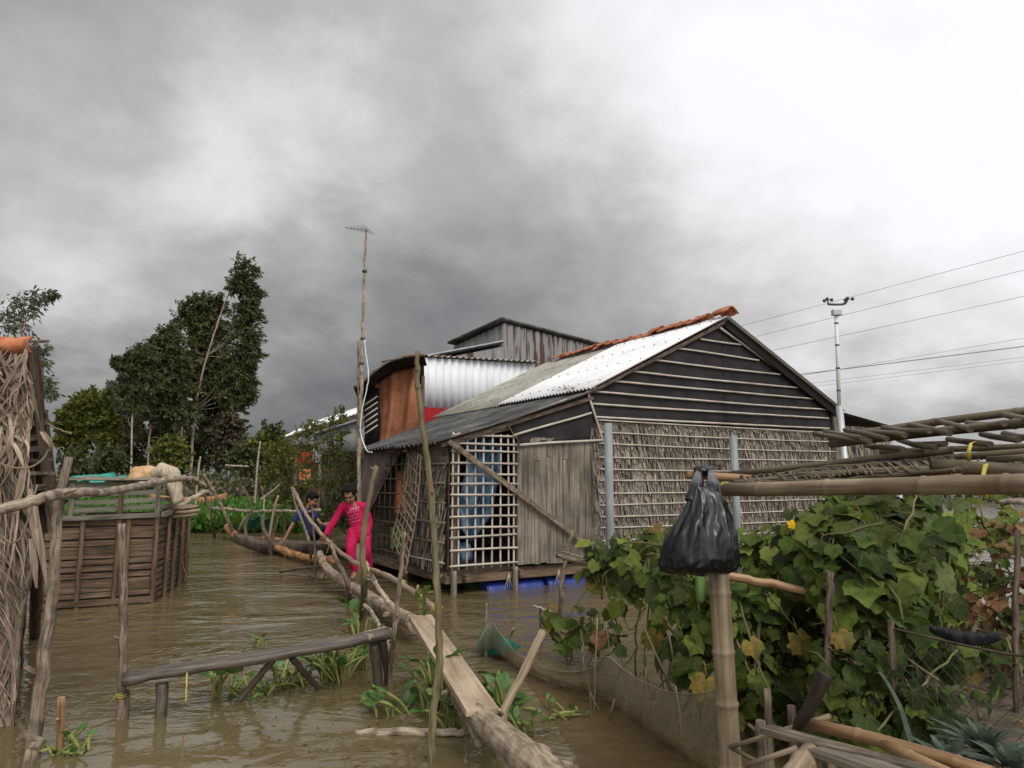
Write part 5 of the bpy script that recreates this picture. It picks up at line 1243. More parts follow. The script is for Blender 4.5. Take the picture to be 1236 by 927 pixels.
MB().beam(a+V((0, -.10, .08)), b+V((0, -.10, .06)), .06, .18).build('side_beam', 'red_wood', wk)
for f in (.1, .5, .9): MB().box(a.lerp(b, f)+V((0, .4, .02)), (.1, 0, 0), (0, .5, 0), (0, 0, .09)).build('float', 'dark_wood', wk)
# clutter at the far landing
boat('wooden_boat', 'small red-topped boat at the edge of the hyacinth field', V((P(228, 590, 36).x, 36, 0.05)), 3.6, 1.1, .75, .15, 'red_wood')
for i, (x0, y0, x1, y1, lb) in enumerate([(237, 584, 242, 551, 'thin pale mooring stake by the red-topped boat'), (308, 585, 314, 533, 'taller pale stake before the bushes, with a crossbar at its foot'), (272, 562, 300, 563, 'horizontal pale rail tied to the taller stake')]):
    pole('stake', lb, 'stake', [P(x0, y0, 30), P((x0+x1)/2+1, (y0+y1)/2, 30), P(x1, y1, 30)] if i == 2 else [down(P(x0, y0, 30), -.2), P((x0+x1)/2, (y0+y1)/2, 30), P(x1, y1, 30)], .06, .045, 'pale_wood', 300+i)
pole('stake', 'crossed pale stick leaning behind the boy', 'stake', [down(P(323, 640, 17), -.2), P(330, 620, 17), P(336, 598, 17)], .05, .04, 'bamboo', 310)
pole('stake', 'dark stick crossing the pale one behind the boy', 'stake', [down(P(324, 650, 16.4), -.2), P(334, 632, 16.4), P(342, 618, 16.4)], .045, .04, 'dark_wood', 311)
pole('branch', 'bleached drift branch on the hyacinth edge behind the far rail', 'branch', [P(315, 603, 18.5), P(322, 598, 18.5), P(330, 592, 18.4), P(337, 585, 18.4)], .05, .03, 'pale_wood', 312)
gn = MB(); gn.grid(lambda u, v: P(296+32*u, 628+14*v-4*math.sin(u*3.1), 17.6)+V((0, .4*v, .05*math.sin(u*15+v*7))), 18, 8)
tag(gn.build('fishing_net', 'net_green', mods=[('SOLID', .02)]), 'green fishing net heaped behind the orange logs', 'net')

# ------------------------------------------------------------------ fish net in the near water
top_ = smooth_path([P(578, 775, 6.3), P(592, 752, 6.6), P(604, 766, 6.4), P(625, 790, 6.1), P(655, 806, 5.8), P(692, 812, 5.45), P(718, 805, 5.2), P(733, 793, 5.05), P(750, 806, 4.85), P(775, 823, 4.55), P(808, 836, 4.2), P(845, 838, 3.85), P(868, 832, 3.55), P(888, 812, 3.32)], 5)
bot_ = smooth_path([G(582, 786), G(598, 788), G(618, 796), G(640, 806), G(664, 816), G(690, 824), G(712, 830), G(735, 844), G(762, 862), G(790, 882), G(815, 900), G(838, 916), G(860, 930), G(884, 945)], 5)
nm_ = MB()
n_ = len(top_)-1
def netf(u, v):
    i = min(int(u*n_), n_-1); f = u*n_-i
    a = top_[i].lerp(top_[i+1], f); b = bot_[i].lerp(bot_[i+1], f); b.z = -.03
    p = a.lerp(b, v); bell = math.sin(math.pi*v)
    return p+V((-.03*bell, -.07*bell, -.10*bell*(a.z)))+V((0, .03*noise.noise(V((u*14, v*3, 0))), .012*noise.noise(V((u*30, v*6, 4)))))
nm_.grid(netf, 110, 16, 4, 1)
netr = nm_.build('fishing_net', 'net'); tag(netr, 'brown mesh fishing net hung in a scalloped curtain along the mud bank', 'net')
MB().tube([p+V((0, 0, .003)) for p in top_], .0035, 5).build('head_rope', 'dry_stem', netr)
wm_ = MB()
inn = smooth_path([G(590, 790), G(610, 800), G(640, 830), G(668, 870), G(690, 905), G(705, 940), G(730, 990)], 5)
out_ = smooth_path([G(598, 788), G(640, 806), G(690, 824), G(735, 844), G(790, 882), G(838, 916), G(884, 945)], 5)
wm_.grid(lambda u, v: (inn[min(int(u*30), 29)].lerp(inn[min(int(u*30), 29)+1], u*30-min(int(u*30), 29))).lerp(out_[min(int(u*30), 29)].lerp(out_[min(int(u*30), 29)+1], u*30-min(int(u*30), 29)), v)+V((0, 0, .006+.004*noise.noise(V((u*20, v*9, 0)))))
         if True else None, 60, 20)
wm_.build('sunken_skirt', 'net_wet', netr)
gr = MB()
gr.grid(lambda u, v: P(577+52*u*(1-.15*v), interp(u, [0, .15, .3, .6, 1], [772, 753, 756, 768, 780])+v*interp(u, [0, .2, .5, 1], [16, 40, 26, 6]), 6.75-.15*v+.12*math.sin(u*7)), 24, 10)
tag(gr.build('fishing_net', 'net_green', mods=[('SOLID', .004)]), 'green net bunched on the broken stake left of the brown net', 'net')

# ------------------------------------------------------------------ gourd vines on their trellis
def vine(name, label, blobs, mats, lsz, seed, n_stem=14, ground=None, yellow=.0, face=V((-.1, -.75, .65)), flowers=(), jit=.5, droop=1.0, spread=.75):
    """blobs: (pixel x, pixel y, depth, radius in m, leaves); leaves gather on the outside of each blob."""
    r = random.Random(seed)
    cs = [(P(x, y, Y), R_, n) for x, y, Y, R_, n in blobs]
    gx = sum(c.x for c, _, _ in cs)/len(cs); gy = sum(c.y for c, _, _ in cs)/len(cs)
    t = empty(name, (gx, gy, max(0, ground_h(gx, gy))), label, 'vine', 'gourd vines on the bank')
    mbs = [MB() for _ in mats]; yl = MB(); st = MB()
    for c, R_, n in cs:
        for _ in range(int(n*1.6)):
            q = rv(r); q = q/q.length*(r.random()**.45)
            if q.y > .5: q.y *= .6
            p = c+V((q.x*R_*1.15, q.y*R_*spread, q.z*R_))
            if p.z < .06: p.z = .06+r.random()*.2
            nn = (face+q*.9+rv(r, jit)).normalized(); tip = V((r.gauss(q.x*.6, .45), r.gauss(-.35, .3), -droop+r.gauss(0, .5)))
            s_ = lsz*r.choice((.28, .36, .45, .52, .6, .7, .88))
            tgt = yl if r.random() < yellow else r.choice(mbs)
            leaf_fan(tgt, p, nn, tip, s_, GOURD, .3, r)
            if r.random() < .5:
                e = p-nn*.0-tip.normalized()*s_*.5+rv(r, .04)+V((0, .06, -.03)); st.tube([p, (p+e)/2+V((0, 0, .02)), e], .0035, 4)
    for k in range(n_stem):
        c, R_, n = r.choice(cs); c2, R2, _ = r.choice(cs)
        a = V((c.x+r.uniform(-.3, .3), c.y+r.uniform(-.1, .3), max(0.05, ground_h(c.x, c.y)))) if r.random() < .55 else c2+rv(r, R2*.5)
        b = c+rv(r, R_*.6); m_ = a.lerp(b, .5)+rv(r, .12)
        st.tube(smooth_path([a, m_, b], 5, .012, k), .007, 5)
    for i, (mb, m_) in enumerate(zip(mbs, mats)):
        if mb.v: mb.build('foliage', m_, t)
    if yl.v: yl.build('withered_foliage', 'leaf_yellow', t)
    if st.v: st.build('stem', 'vine_stem', t)
    for x, y, Y in flowers:
        c = P(x, y, Y); f = MB()
        for k in range(5):
            a = k*1.2566; d = V((math.cos(a), -.5, math.sin(a))).normalized()
            leaf_fan(f, c, V((0, -1, .3)), d, .034, ROUND, .2, r)
        f.build('flower', 'flower', t)
    return t
vine('gourd_vine', 'gourd vine climbing left of the black bag, with pale lit leaves and yellowing ones below',
     [(735, 672, 6.2, .20, 22), (765, 666, 6.0, .20, 24), (790, 663, 5.9, .20, 22), (720, 688, 6.2, .14, 10), (775, 688, 5.8, .22, 22), (800, 692, 5.6, .22, 24), (760, 708, 5.8, .16, 8), (738, 728, 6.0, .10, 3),
      (800, 735, 5.5, .2, 9), (785, 770, 5.5, .12, 3), (830, 655, 6, .2, 14), (815, 715, 5.5, .2, 12)], ['vine', 'vine_light', 'vine_blue'], .19, 51, 16, yellow=.025, flowers=[(803, 664, 5.6)])
vine('gourd_vine', 'straggling low vine runner at the water edge left of the others',
     [(665, 745, 6.6, .12, 6), (680, 752, 6.6, .14, 9), (700, 745, 6.5, .15, 8), (705, 770, 6.4, .14, 7), (672, 775, 6.5, .10, 4), (735, 770, 6.0, .14, 6), (722, 755, 6.2, .1, 4)], ['vine', 'vine_blue'], .17, 52, 8, yellow=.12)
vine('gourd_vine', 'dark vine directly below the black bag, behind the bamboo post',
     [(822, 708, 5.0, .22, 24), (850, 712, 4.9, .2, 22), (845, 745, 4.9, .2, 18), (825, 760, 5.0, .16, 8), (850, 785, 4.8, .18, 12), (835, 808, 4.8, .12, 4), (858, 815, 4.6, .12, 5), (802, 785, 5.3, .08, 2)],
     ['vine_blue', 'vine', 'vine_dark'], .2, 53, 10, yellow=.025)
vine('gourd_vine', 'biggest gourd vine, heaped thickly over the trellis right of the bamboo post',
     [(1010, 625, 4.9, .26, 40), (1040, 625, 4.8, .25, 38), (985, 650, 4.9, .26, 40), (1025, 655, 4.6, .28, 50), (1060, 650, 4.6, .28, 50), (1088, 640, 4.8, .22, 26), (1000, 680, 4.6, .24, 36), (1040, 690, 4.4, .28, 48), (1080, 685, 4.4, .28, 48),
      (1105, 668, 4.6, .2, 18), (1060, 725, 4.3, .26, 40), (1095, 725, 4.3, .24, 34), (1020, 720, 4.5, .2, 24), (1118, 705, 4.6, .14, 7), (1080, 600, 5.2, .2, 20), (1115, 615, 5.2, .18, 12)],
     ['vine', 'vine_blue', 'vine', 'vine_dark'], .23, 54, 18, flowers=[(956, 633, 4.8), (978, 630, 4.8), (982, 634, 4.75), (988, 628, 4.8)])
vine('gourd_vine', 'bright green vine spread flat along the bamboo pole between the bag and the biggest vine',
     [(905, 670, 5.6, .2, 24), (930, 662, 5.6, .22, 30), (955, 665, 5.4, .22, 30), (905, 655, 5.9, .16, 14), (940, 680, 5.3, .18, 18), (975, 672, 5.2, .18, 18)], ['vine_light', 'vine'], .17, 55, 8, face=V((0, -.5, .85)))
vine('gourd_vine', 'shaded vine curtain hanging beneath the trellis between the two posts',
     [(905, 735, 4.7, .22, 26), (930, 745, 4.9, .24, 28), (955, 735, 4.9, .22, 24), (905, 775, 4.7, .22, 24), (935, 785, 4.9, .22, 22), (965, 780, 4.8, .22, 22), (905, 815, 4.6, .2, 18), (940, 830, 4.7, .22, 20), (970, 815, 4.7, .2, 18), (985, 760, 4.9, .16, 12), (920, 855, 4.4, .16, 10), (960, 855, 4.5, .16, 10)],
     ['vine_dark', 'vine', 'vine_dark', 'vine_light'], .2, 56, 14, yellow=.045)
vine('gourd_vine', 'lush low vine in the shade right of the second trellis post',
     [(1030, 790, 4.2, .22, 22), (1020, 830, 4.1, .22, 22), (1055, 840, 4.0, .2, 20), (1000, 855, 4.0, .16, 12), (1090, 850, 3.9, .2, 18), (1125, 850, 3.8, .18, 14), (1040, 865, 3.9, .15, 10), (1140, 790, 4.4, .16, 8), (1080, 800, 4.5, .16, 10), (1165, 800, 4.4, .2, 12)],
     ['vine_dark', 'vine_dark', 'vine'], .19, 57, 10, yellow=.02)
vine('gourd_vine', 'pale sunlit vine farther back at the right edge, with broad leaves',
     [(1125, 640, 6.2, .22, 18), (1150, 655, 6.0, .22, 16), (1130, 690, 5.8, .2, 14), (1165, 625, 6.4, .22, 14), (1150, 725, 5.6, .18, 12), (1120, 735, 5.4, .16, 8), (1180, 690, 6.0, .2, 12), (1200, 640, 6.5, .25, 16), (1225, 625, 6.6, .25, 16)],
     ['vine_light', 'vine', 'vine_light'], .24, 58, 14)
vine('gourd_vine', 'half dead vine with brown curled leaves at the right edge',
     [(1195, 690, 5.0, .2, 16), (1215, 720, 4.9, .22, 18), (1190, 740, 5.0, .2, 12), (1225, 680, 5.0, .2, 14), (1205, 770, 4.8, .2, 12), (1230, 770, 4.8, .2, 12), (1220, 640, 5.2, .2, 14)],
     ['leaf_brown', 'vine', 'leaf_brown', 'vine_dark'], .14, 59, 22)
# single yellowed leaves that show in the photograph
for i, (x, y, Y, s_, lb) in enumerate([(962, 772, 4.5, .17, 'large yellow withered leaf left of the dark trellis post'), (1012, 770, 4.15, .13, 'orange-yellow leaf just right of the dark trellis post'), (782, 770, 5.3, .17, 'yellow blotched leaf low between the vines'),
        (722, 770, 5.9, .15, 'brown-edged leaf over the net peak'), (853, 825, 4.3, .15, 'pale yellow leaf resting on the net rope'), (905, 780, 4.3, .12, 'small yellow leaf behind the bamboo post')]):
    mb = MB(); rr_ = random.Random(i); c = P(x, y-8, Y); leaf_fan(mb, c, V((rr_.uniform(-.3, .3), -1, .4)), V((rr_.uniform(-.6, .6), -.2, -1)), s_, GOURD, .5, rr_)
    mb.tube([c, c+V((0, .05, .08))], .003, 4)
    tag(mb.build('leaf', 'leaf_brown' if i == 3 else 'leaf_yellow'), lb, 'leaf')
gd = P(845, 700, 4.75)
m0 = MB().tube([gd+V((0, 0, .10)), gd+V((0, 0, .09)), gd+V((0, 0, .03)), gd+V((0, 0, -.05)), gd+V((0, 0, -.12)), gd+V((0, 0, -.15))], [.006, .02, .03, .033, .03, .01], 14, wob=.05)
gg = m0.build('gourd', 'gourd'); tag(gg, 'long green gourd hanging below the bag', 'gourd'); MB().tube([gd+V((0, 0, .1)), gd+V((.01, .03, .22))], .004, 5).build('stalk', 'vine_stem', gg)
# dry stems beneath the vines
ds = MB(); r = random.Random(15)
for k in range(90):
    x = r.uniform(695, 1000); y = r.uniform(745, 850); Yk = r.uniform(4.6, 6.0)
    a = P(x, y, Yk); a.z = max(.05, a.z); g0 = V((a.x+r.uniform(-.25, .25), a.y+r.uniform(-.1, .3), 0)); g0.z = ground_h(g0.x, g0.y)
    ds.tube(smooth_path([g0, g0.lerp(a, .5)+rv(r, .07), a], 4, .008, k), r.uniform(.003, .008), 4)
tag(ds.build('dry_stems', 'dry_stem'), kind='stuff')
# litter of dead leaves and low weeds on the bank
wd = MB(); lt_ = MB()
for k in range(5200):
    x = r.uniform(1.1, 7.5); y = r.uniform(2.6, 8.2); h = ground_h(x, y)
    if h < .1: continue
    p = V((x, y, h+.005)); d = (V((0, 0, .8))+rv(r, .6)).normalized(); s = d.cross(rv(r)).normalized()
    if x > 1.9 and r.random() < .55: quadleaf(wd, p, d, s, r.uniform(.06, .26), r.uniform(.012, .05))
    else:
        d = V((r.gauss(0, 1), r.gauss(0, 1), .15)).normalized(); s = d.cross(V((r.gauss(0, .3), r.gauss(0, .3), 1))).normalized(); quadleaf(lt_, p+V((0, 0, .01)), d, s, r.uniform(.03, .10), r.uniform(.015, .05))
tag(wd.build('grass', 'grass'), kind='stuff'); tag(lt_.build('leaf_litter', 'leaf_brown'), kind='stuff')

# trellis timbers inside the vines
GV = 'trellis sticks among the vines'
pole('pole', 'long dark brown bamboo pole lying level beneath the bright green vine', 'pole', [P(862, 692, 4.6), P(920, 703, 4.6), P(1000, 718, 4.5), P(1060, 726, 4.5)], .038, .036, 'bamboo_brown', 61, GV, n=10)
pole('pole', 'dark upright trellis post in the middle of the vines', 'post', [V((P(998, 880, 4.15).x, 4.15, .1)), P(998, 850, 4.15), P(1000, 760, 4.2), P(1003, 690, 4.25)], .028, .026, 'dark_wood', 62, GV)
pole('pole', 'thin dark stick hanging behind the bamboo post', 'post', [V((P(912, 860, 4.6).x, 4.6, .15)), P(912, 800, 4.6), P(925, 700, 4.7)], .02, .016, 'dark_wood', 63, GV)
pole('pole', 'pale end of a rail at the right edge above the dead vine', 'pole', [P(1208, 607, 4.4), P(1235, 605, 4.3), P(1300, 603, 4.2)], .025, .025, 'pale_wood', 64, GV)
pole('pole', 'dark upright post at the right edge among the dead vine', 'post', [V((P(1228, 880, 4.3).x, 4.3, .15)), P(1226, 760, 4.35), P(1229, 640, 4.45)], .026, .022, 'dark_wood', 65, GV)
pole('pole', 'crooked stick standing left of the concrete post', 'post', [down(G(676, 748)), P(677, 730, 8.0), P(680, 690, 8.0), P(691, 640, 8.0)], .04, .03, 'grey_wood', 66, GV)
for i, (x0, y0, x1, y1, lb) in enumerate([(672, 671, 735, 690, 'thickest of the bundled sticks jutting left from the vines'), (678, 666, 728, 682, 'pale thin stick on top of the jutting bundle'), (680, 670, 745, 697, 'lowest crooked stick of the jutting bundle')]):
    pole('branch', lb, 'branch', [P(x0, y0, 7.6), P((x0+x1)/2, (y0+y1)/2-1, 7.1), P(x1, y1, 6.5)], .028 if i == 0 else .014, .02 if i == 0 else .011, ['grey_wood', 'pale_wood', 'dry_stem'][i], 67+i, GV)
pole('branch', 'bent twig hanging from the jutting bundle to the water', 'branch', [P(724, 684, 6.7), P(712, 705, 6.7), P(697, 728, 6.7), P(684, 750, 6.6)], .016, .01, 'vine_stem', 70, GV)

# ------------------------------------------------------------------ bamboo racks over the vines
GR = 'bamboo poles of the racks at right'
def bam(label, a, b, r0, r1, m, seed, sag=0.0, cat='bamboo pole', name='bamboo_pole', group=GR, node=.26):
    o = bamboo_mb(a, b, r0, r1, seed, sag, node, 14).build(name, m); return tag(o, label, cat, group)
post_ = bam('thick pale bamboo post under the black bag', V((P(893, 990, 3.15).x, 3.15, ground_h(1.0, 3.15)-.35)), P(868, 684, 3.2), .049, .043, 'bamboo', 3, name='bamboo_post', node=.21)
main_ = bam('long thick bamboo rail crossing the right edge, tied with yellow strips', P(866, 590, 3.35), P(1300, 582, 1.95), .030, .030, 'bamboo', 5, .006, node=.33)
lashing(main_, P(1188, 588, 2.3), (1, -.9, 0), .034)
lashing(main_, P(876, 590, 3.3), (1, -.9, 0), .034)
tm_ = MB(); tm_.strip([P(1170, 556, 2.36), P(1169, 545, 2.33), P(1172, 535, 2.34), P(1178, 533, 2.38)], [.016, .018, .016, .012], V((.9, .3, .1)).normalized()); tm_.build('tie', 'yellow_tie', main_, mods=[('SOLID', .003)])
tm_ = MB(); tm_.strip([P(1190, 560, 2.24), P(1187, 572, 2.22), P(1191, 585, 2.2), P(1187, 598, 2.24)], [.02, .018, .022, .014], V((.9, .3, .1)).normalized()); tm_.build('tie', 'yellow_tie', main_, mods=[('SOLID', .003)])
bam('thin bamboo rail end from which the black bag hangs', P(828, 573, 3.3), P(1070, 588, 3.5), .019, .017, 'bamboo_brown', 6)
bam('short cut bamboo with its hollow end showing, lashed over the long rail', P(1127, 562, 2.45), P(1290, 572, 2.2), .0225, .022, 'bamboo_dark', 7)
he = P(1126.6, 562, 2.45); 
hm = MB().ball(he, (.016, .004, .016), 10, 6); hm.build('hollow_end', 'dark_wood', bpy.data.objects['bamboo_pole.002'] if 'bamboo_pole.002' in bpy.data.objects else main_)
# open lattice rack lying tilted on top
rk = empty('lattice_rack', P(1120, 540, 3.0), 'open bamboo lattice rack lying tilted on top of the trellis', 'rack')
bamboo_mb(P(1000, 527, 3.6), P(1300, 489, 2.9), .018, .018, 11, node=.3).build('rail', 'bamboo_dark', rk)
bamboo_mb(P(1003, 536, 3.3), P(1300, 503, 2.2), .017, .017, 12, node=.3).build('rail', 'bamboo_dark', rk)
bamboo_mb(P(1064, 546, 3.5), P(1300, 536, 2.7), .014, .014, 13, node=.3).build('rail', 'bamboo_dark', rk)
r = random.Random(4)
stk = [(982, 524, 1050, 533), (996, 521, 1042, 529), (1020, 519, 1068, 528), (1042, 519, 1092, 526), (1066, 517, 1122, 521), (1097, 513, 1145, 522), (1130, 507, 1172, 519), (1168, 512, 1212, 512), (1210, 500, 1260, 510), (1045, 537, 1090, 543), (1085, 532, 1130, 541), (1100, 536, 1140, 536), (1145, 530, 1195, 537), (1185, 525, 1230, 531), (1212, 524, 1262, 530)]
for i, (x0, y0, x1, y1) in enumerate(stk):
    a = P(x0, y0, 3.45-(x0-980)*.0035); b = P(x1, y1, 3.1-(x1-980)*.0033)
    bamboo_mb(a, b, .0115, .011, 20+i, node=.3, n=9).build('crosspiece', 'bamboo_dark', rk)
# dense woven mats under it
for q, (pts4, lb, sd_) in enumerate([(((884, 580, 3.45), (1150, 553, 2.75), (1160, 566, 2.35), (886, 583, 3.25)), 'dark woven bamboo mat lying flat just above the long rail', 5), (((1000, 571, 3.3), (1300, 552, 2.6), (1300, 578, 2.05), (1000, 583, 3.1)), 'second dark bamboo mat at the right edge beneath the lattice rack', 9)]):
    mt_ = empty('bamboo_mat', P(*pts4[0]), lb, 'mat')
    a, b, c, d = [P(*k) for k in pts4]
    sl_ = MB(); r = random.Random(sd_)
    for k in range(15):
        f = k/14; p0, p1 = a.lerp(d, f), b.lerp(c, f)
        sl_.tube(smooth_path([p0, p0.lerp(p1, .5)+V((0, 0, r.uniform(-.02, .02))), p1], 8, .005, k), r.uniform(.006, .012), 6)
    sl_.build('slats', 'bamboo_dark', mt_)
    wv_ = MB()
    for k in range(40):
        f = (k+r.uniform(.1, .9))/40; p0, p1 = a.lerp(b, f), d.lerp(c, min(1, max(0, f+r.uniform(.02, .08)))); e = (p1-p0)*r.uniform(-.2, .1); lf_ = r.uniform(.010, .02)
        wv_.tube([p0-e+V((0, 0, lf_)), p0.lerp(p1, .5)+V((0, 0, lf_+.004)), p1+e+V((0, 0, lf_-.012))], r.uniform(.003, .0055), 5)
    wv_.build('weft', 'grey_wood', mt_)
    bamboo_mb(a+V((0, 0, .03)), b+V((0, 0, .03)), .016, .015, 31+q, node=.3).build('rim', 'bamboo_dark', mt_)
    bamboo_mb(d+V((0, 0, -.03)), c+V((0, 0, -.03)), .014, .015, 33+q, node=.3).build('rim', 'bamboo_brown', mt_)
for i, (x0, y0, Y0, x1, y1, Y1, lb) in enumerate([(1000, 570, 3.4, 1130, 548, 3.0, 'thin split stick on the woven mats'), (1050, 556, 3.2, 1300, 548, 2.6, 'long dark stick under the lattice rack at the right edge'), (1190, 556, 2.6, 1300, 546, 2.3, 'pale split cane between the rack and the hollow bamboo')]):
    bam(lb, P(x0, y0, Y0), P(x1, y1, Y1), .012, .012, ['bamboo_dark', 'bamboo_dark', 'bamboo'][i], 50+i)
# rear posts carrying the racks
bam('bamboo post just outside the right vine, carrying the long rail', V((P(1262, 700, 2.1).x, 2.1, .1)), P(1262, 590, 2.1), .03, .028, 'bamboo_dark', 61)

# ------------------------------------------------------------------ black plastic bag
bgp = P(845, 640, 3.05)
bag = empty('plastic_bag', P(845, 690, 3.05), 'full black plastic carrier bag hanging from the bamboo rail end', 'bag')
prof_ = [(588, 838, 852, .015), (596, 834, 868, .03), (606, 829, 877, .045), (618, 823, 881, .06), (632, 814, 884, .078), (646, 807, 888, .092), (660, 801, 890, .10), (672, 799, 890, .105), (682, 798, 889, .098), (688, 801, 886, .085), (691.5, 810, 878, .055), (692.5, 830, 862, .02)]
bm_ = MB(); NB = 96; ring = []
dense = []
for i in range(len(prof_)-1):
    for k in range(5):
        f = k/5; dense.append([prof_[i][j]+(prof_[i+1][j]-prof_[i][j])*f for j in range(4)])
dense.append(list(prof_[-1]))
for i, (py, x0, x1, dp) in enumerate(dense):
    c = P((x0+x1)/2, py, 3.05); hw = (P(x1, py, 3.05).x-P(x0, py, 3.05).x)/2; f = i/(len(dense)-1)
    for j in range(NB):
        a = 2*math.pi*j/NB
        pl = .5+.5*math.sin(a*9+2.0*noise.noise(V((a*1.3, f*2, 0))))
        pl2 = noise.noise(V((math.cos(a)*3.2, math.sin(a)*3.2, f*1.8)))
        rg = 1-abs(noise.noise(V((math.cos(a)*2.6+f*.8, math.sin(a)*2.6, f*2.2+5))))*2; rg2 = 1-abs(noise.noise(V((math.cos(a)*5-f, math.sin(a)*5+f*2, f*4.5))))*2
        k = 1-.11*(pl**3)*(1-f)**1.9-.17*pl2+.16*rg**3*(.35+.65*f)+.09*rg2**3
        cleft = .20*math.exp(-((math.cos(a)+.05)/.16)**2)*(1-f)**.6*(1 if math.sin(a) < 0 else .5)
        k -= cleft
        bm_.v.append(c+V((math.cos(a)*hw*(1+.03*pl2), math.sin(a)*dp*1.05*k, .010*noise.noise(V((a*2, f*5, 3)))))*1.0 if False else c+V((math.cos(a)*hw*(1-(1-k)*.45), math.sin(a)*dp*1.05*k, .012*noise.noise(V((a*2, f*5, 3))))))
for i in range(len(dense)-1):
    for j in range(NB): bm_.face([i*NB+j, i*NB+(j+1) % NB, (i+1)*NB+(j+1) % NB, (i+1)*NB+j])
e_ = (len(dense)-1)*NB; bm_.face([e_+j for j in range(NB)])
bm_.build('body', 'bag', bag)
for k, (x, xe, y0) in enumerate(((842, 838, 592), (861, 862, 596))):
    hl = MB()
    for sgn in (-1, 1):
        tpz = P(843 if k == 0 else 858, 572, 3.3)
        pts = [P(xe+sgn*3, y0+14, 3.05+sgn*.02), P(x+sgn*2, 585, 3.13+sgn*.045), P(843 if k == 0 else 857, 569.5, 3.28)+V((0, sgn*.012-.0, .008))]
        hl.tube(smooth_path(pts, 6, .002, k), lin(.034, .013, 13), 10, flat=.35, up=(1, 0, 0), wob=.3)
    hl.build('handle', 'bag', bag)
tb = MB().tube([P(838, 570, 3.29), P(848, 568, 3.28), P(858, 570, 3.29)], .022, 10, wob=.3)
tb.build('knot', 'bag', bag)

# ------------------------------------------------------------------ bottom right: platform of poles, handle, plants, fence
GB = 'cut poles of the platform at the bottom right'
bam('shiny brown bamboo pole running to the bottom edge at right', P(962, 868, 2.55), P(1200, 934, 2.0), .019, .021, 'bamboo_brown', 71, group=GB)
bam('second brown bamboo beside the shiny one, reaching the bottom edge', P(1060, 893, 2.3), P(1150, 940, 2.0), .020, .02, 'bamboo_brown', 72, group=GB)
bam('pale split bamboo stick crossing in front of the bamboo post', P(880, 902, 2.7), P(1002, 864, 2.5), .008, .008, 'bamboo', 73, group=GB, node=.4)
bam('thin stick sloping down from the crossing stick', P(884, 904, 2.7), P(918, 922, 2.6), .008, .007, 'bamboo_dark', 74, group=GB, node=.4)
bam('thin cane rising to the right above the bottom edge', P(900, 925, 2.6), P(962, 905, 2.5), .009, .009, 'bamboo', 75, group=GB, node=.4)
bam('pale round-ended bamboo cut off at the bottom edge', P(984, 905, 2.3), P(945, 955, 2.05), .033, .036, 'bamboo', 76, group=GB)
o = MB().beam(P(924, 880, 2.45), P(1130, 935, 2.0), .06, .022).build('plank', 'grey_wood', mods=[('BEVEL', .004)]); tag(o, 'grey split board lying on the platform sticks', 'plank')
o = MB().beam(P(990, 905, 2.25), P(1120, 950, 1.9), .10, .02).build('plank', 'board', mods=[('BEVEL', .004)]); tag(o, 'wide dark board at the bottom edge under the bamboos', 'plank')
for i, (x, y, Y, r_, lb) in enumerate([(918, 870, 2.75, .024, 'sawn-off stump post right of the bamboo post'), (926, 832, 2.95, .02, 'weathered grey post with a ragged top behind the sawn-off stump'), (955, 852, 2.85, .022, 'dark post beside the curved brown handle'), (1120, 935, 2.1, .03, 'post under the platform at the bottom edge'), (1000, 895, 2.35, .03, 'post under the middle of the platform')]):
    tp = P(x, y, Y); pole('post', lb, 'post', [V((tp.x, Y, ground_h(tp.x, Y)-.2)), V((tp.x, Y, (tp.z)/2)), tp], r_, r_*.95, 'grey_wood' if i != 2 else 'dark_wood', 400+i, GB, jit=.002)
hd = MB().tube(smooth_path([P(962, 882, 2.5), P(966, 870, 2.48), P(975, 858, 2.46), P(984, 840, 2.45), P(993, 820, 2.44), P(996, 813, 2.44)], 6), [.018+.012*(i/30) if i < 28 else .03*(1-((i-27)/3.3)**2)**.5 for i in range(31)], 14, flat=.8)
tag(hd.build('wooden_tool', 'tool_wood'), 'dark curved wooden tool grip standing up from the platform', 'tool')
def pineapple(px, py, Y, n, L, seed, label):
    r = random.Random(seed); c = P(px, py, Y); c.z = max(c.z, .0)
    t = empty('pineapple_plant', c, label, 'plant', 'pineapple plants at the bottom right'); mb = MB()
    for i in range(n):
        a = i*2.4; el_ = 1.35-1.1*(i/n); d = V((math.cos(a)*math.cos(el_), math.sin(a)*math.cos(el_), math.sin(el_)))
        l = L*r.uniform(.7, 1.1)*(.6+.5*i/n); side = d.cross(V((0, 0, 1))).normalized()
        p = [c+d*l*f+V((0, 0, -.35*l*f*f)) for f in (0, .3, .6, .85, 1)]
        mb.strip(p, [.030, .034, .026, .014, .002], side)
    mb.build('foliage', 'pineapple', t)
    MB().tube([V((c.x, c.y, min(c.z-.05, ground_h(c.x, c.y)))), c+V((0, 0, .02))], .03, 8).build('stem', 'dark_wood', t)
pineapple(1188, 908, 2.7, 42, .27, 1, 'grey-green spiky pineapple plant upright at lower right')
pineapple(1145, 925, 2.6, 26, .22, 2, 'smaller spiky pineapple plant at the bottom edge left of the upright one')
pineapple(1222, 930, 2.5, 26, .22, 3, 'spiky pineapple plant cut by the right bottom corner')
mb = MB(); c = P(1095, 905, 3.3); 
tag(MB().strip(smooth_path([P(1100, 895, 3.3), P(1085, 850, 3.35), P(1065, 815, 3.4), P(1056, 812, 3.42)], 5), lin(.035, .006, 16), V((.9, .4, .1)).normalized()).build('blade_leaf', 'pineapple'), 'long grey-green blade leaf arching across the dark gap', 'leaf')
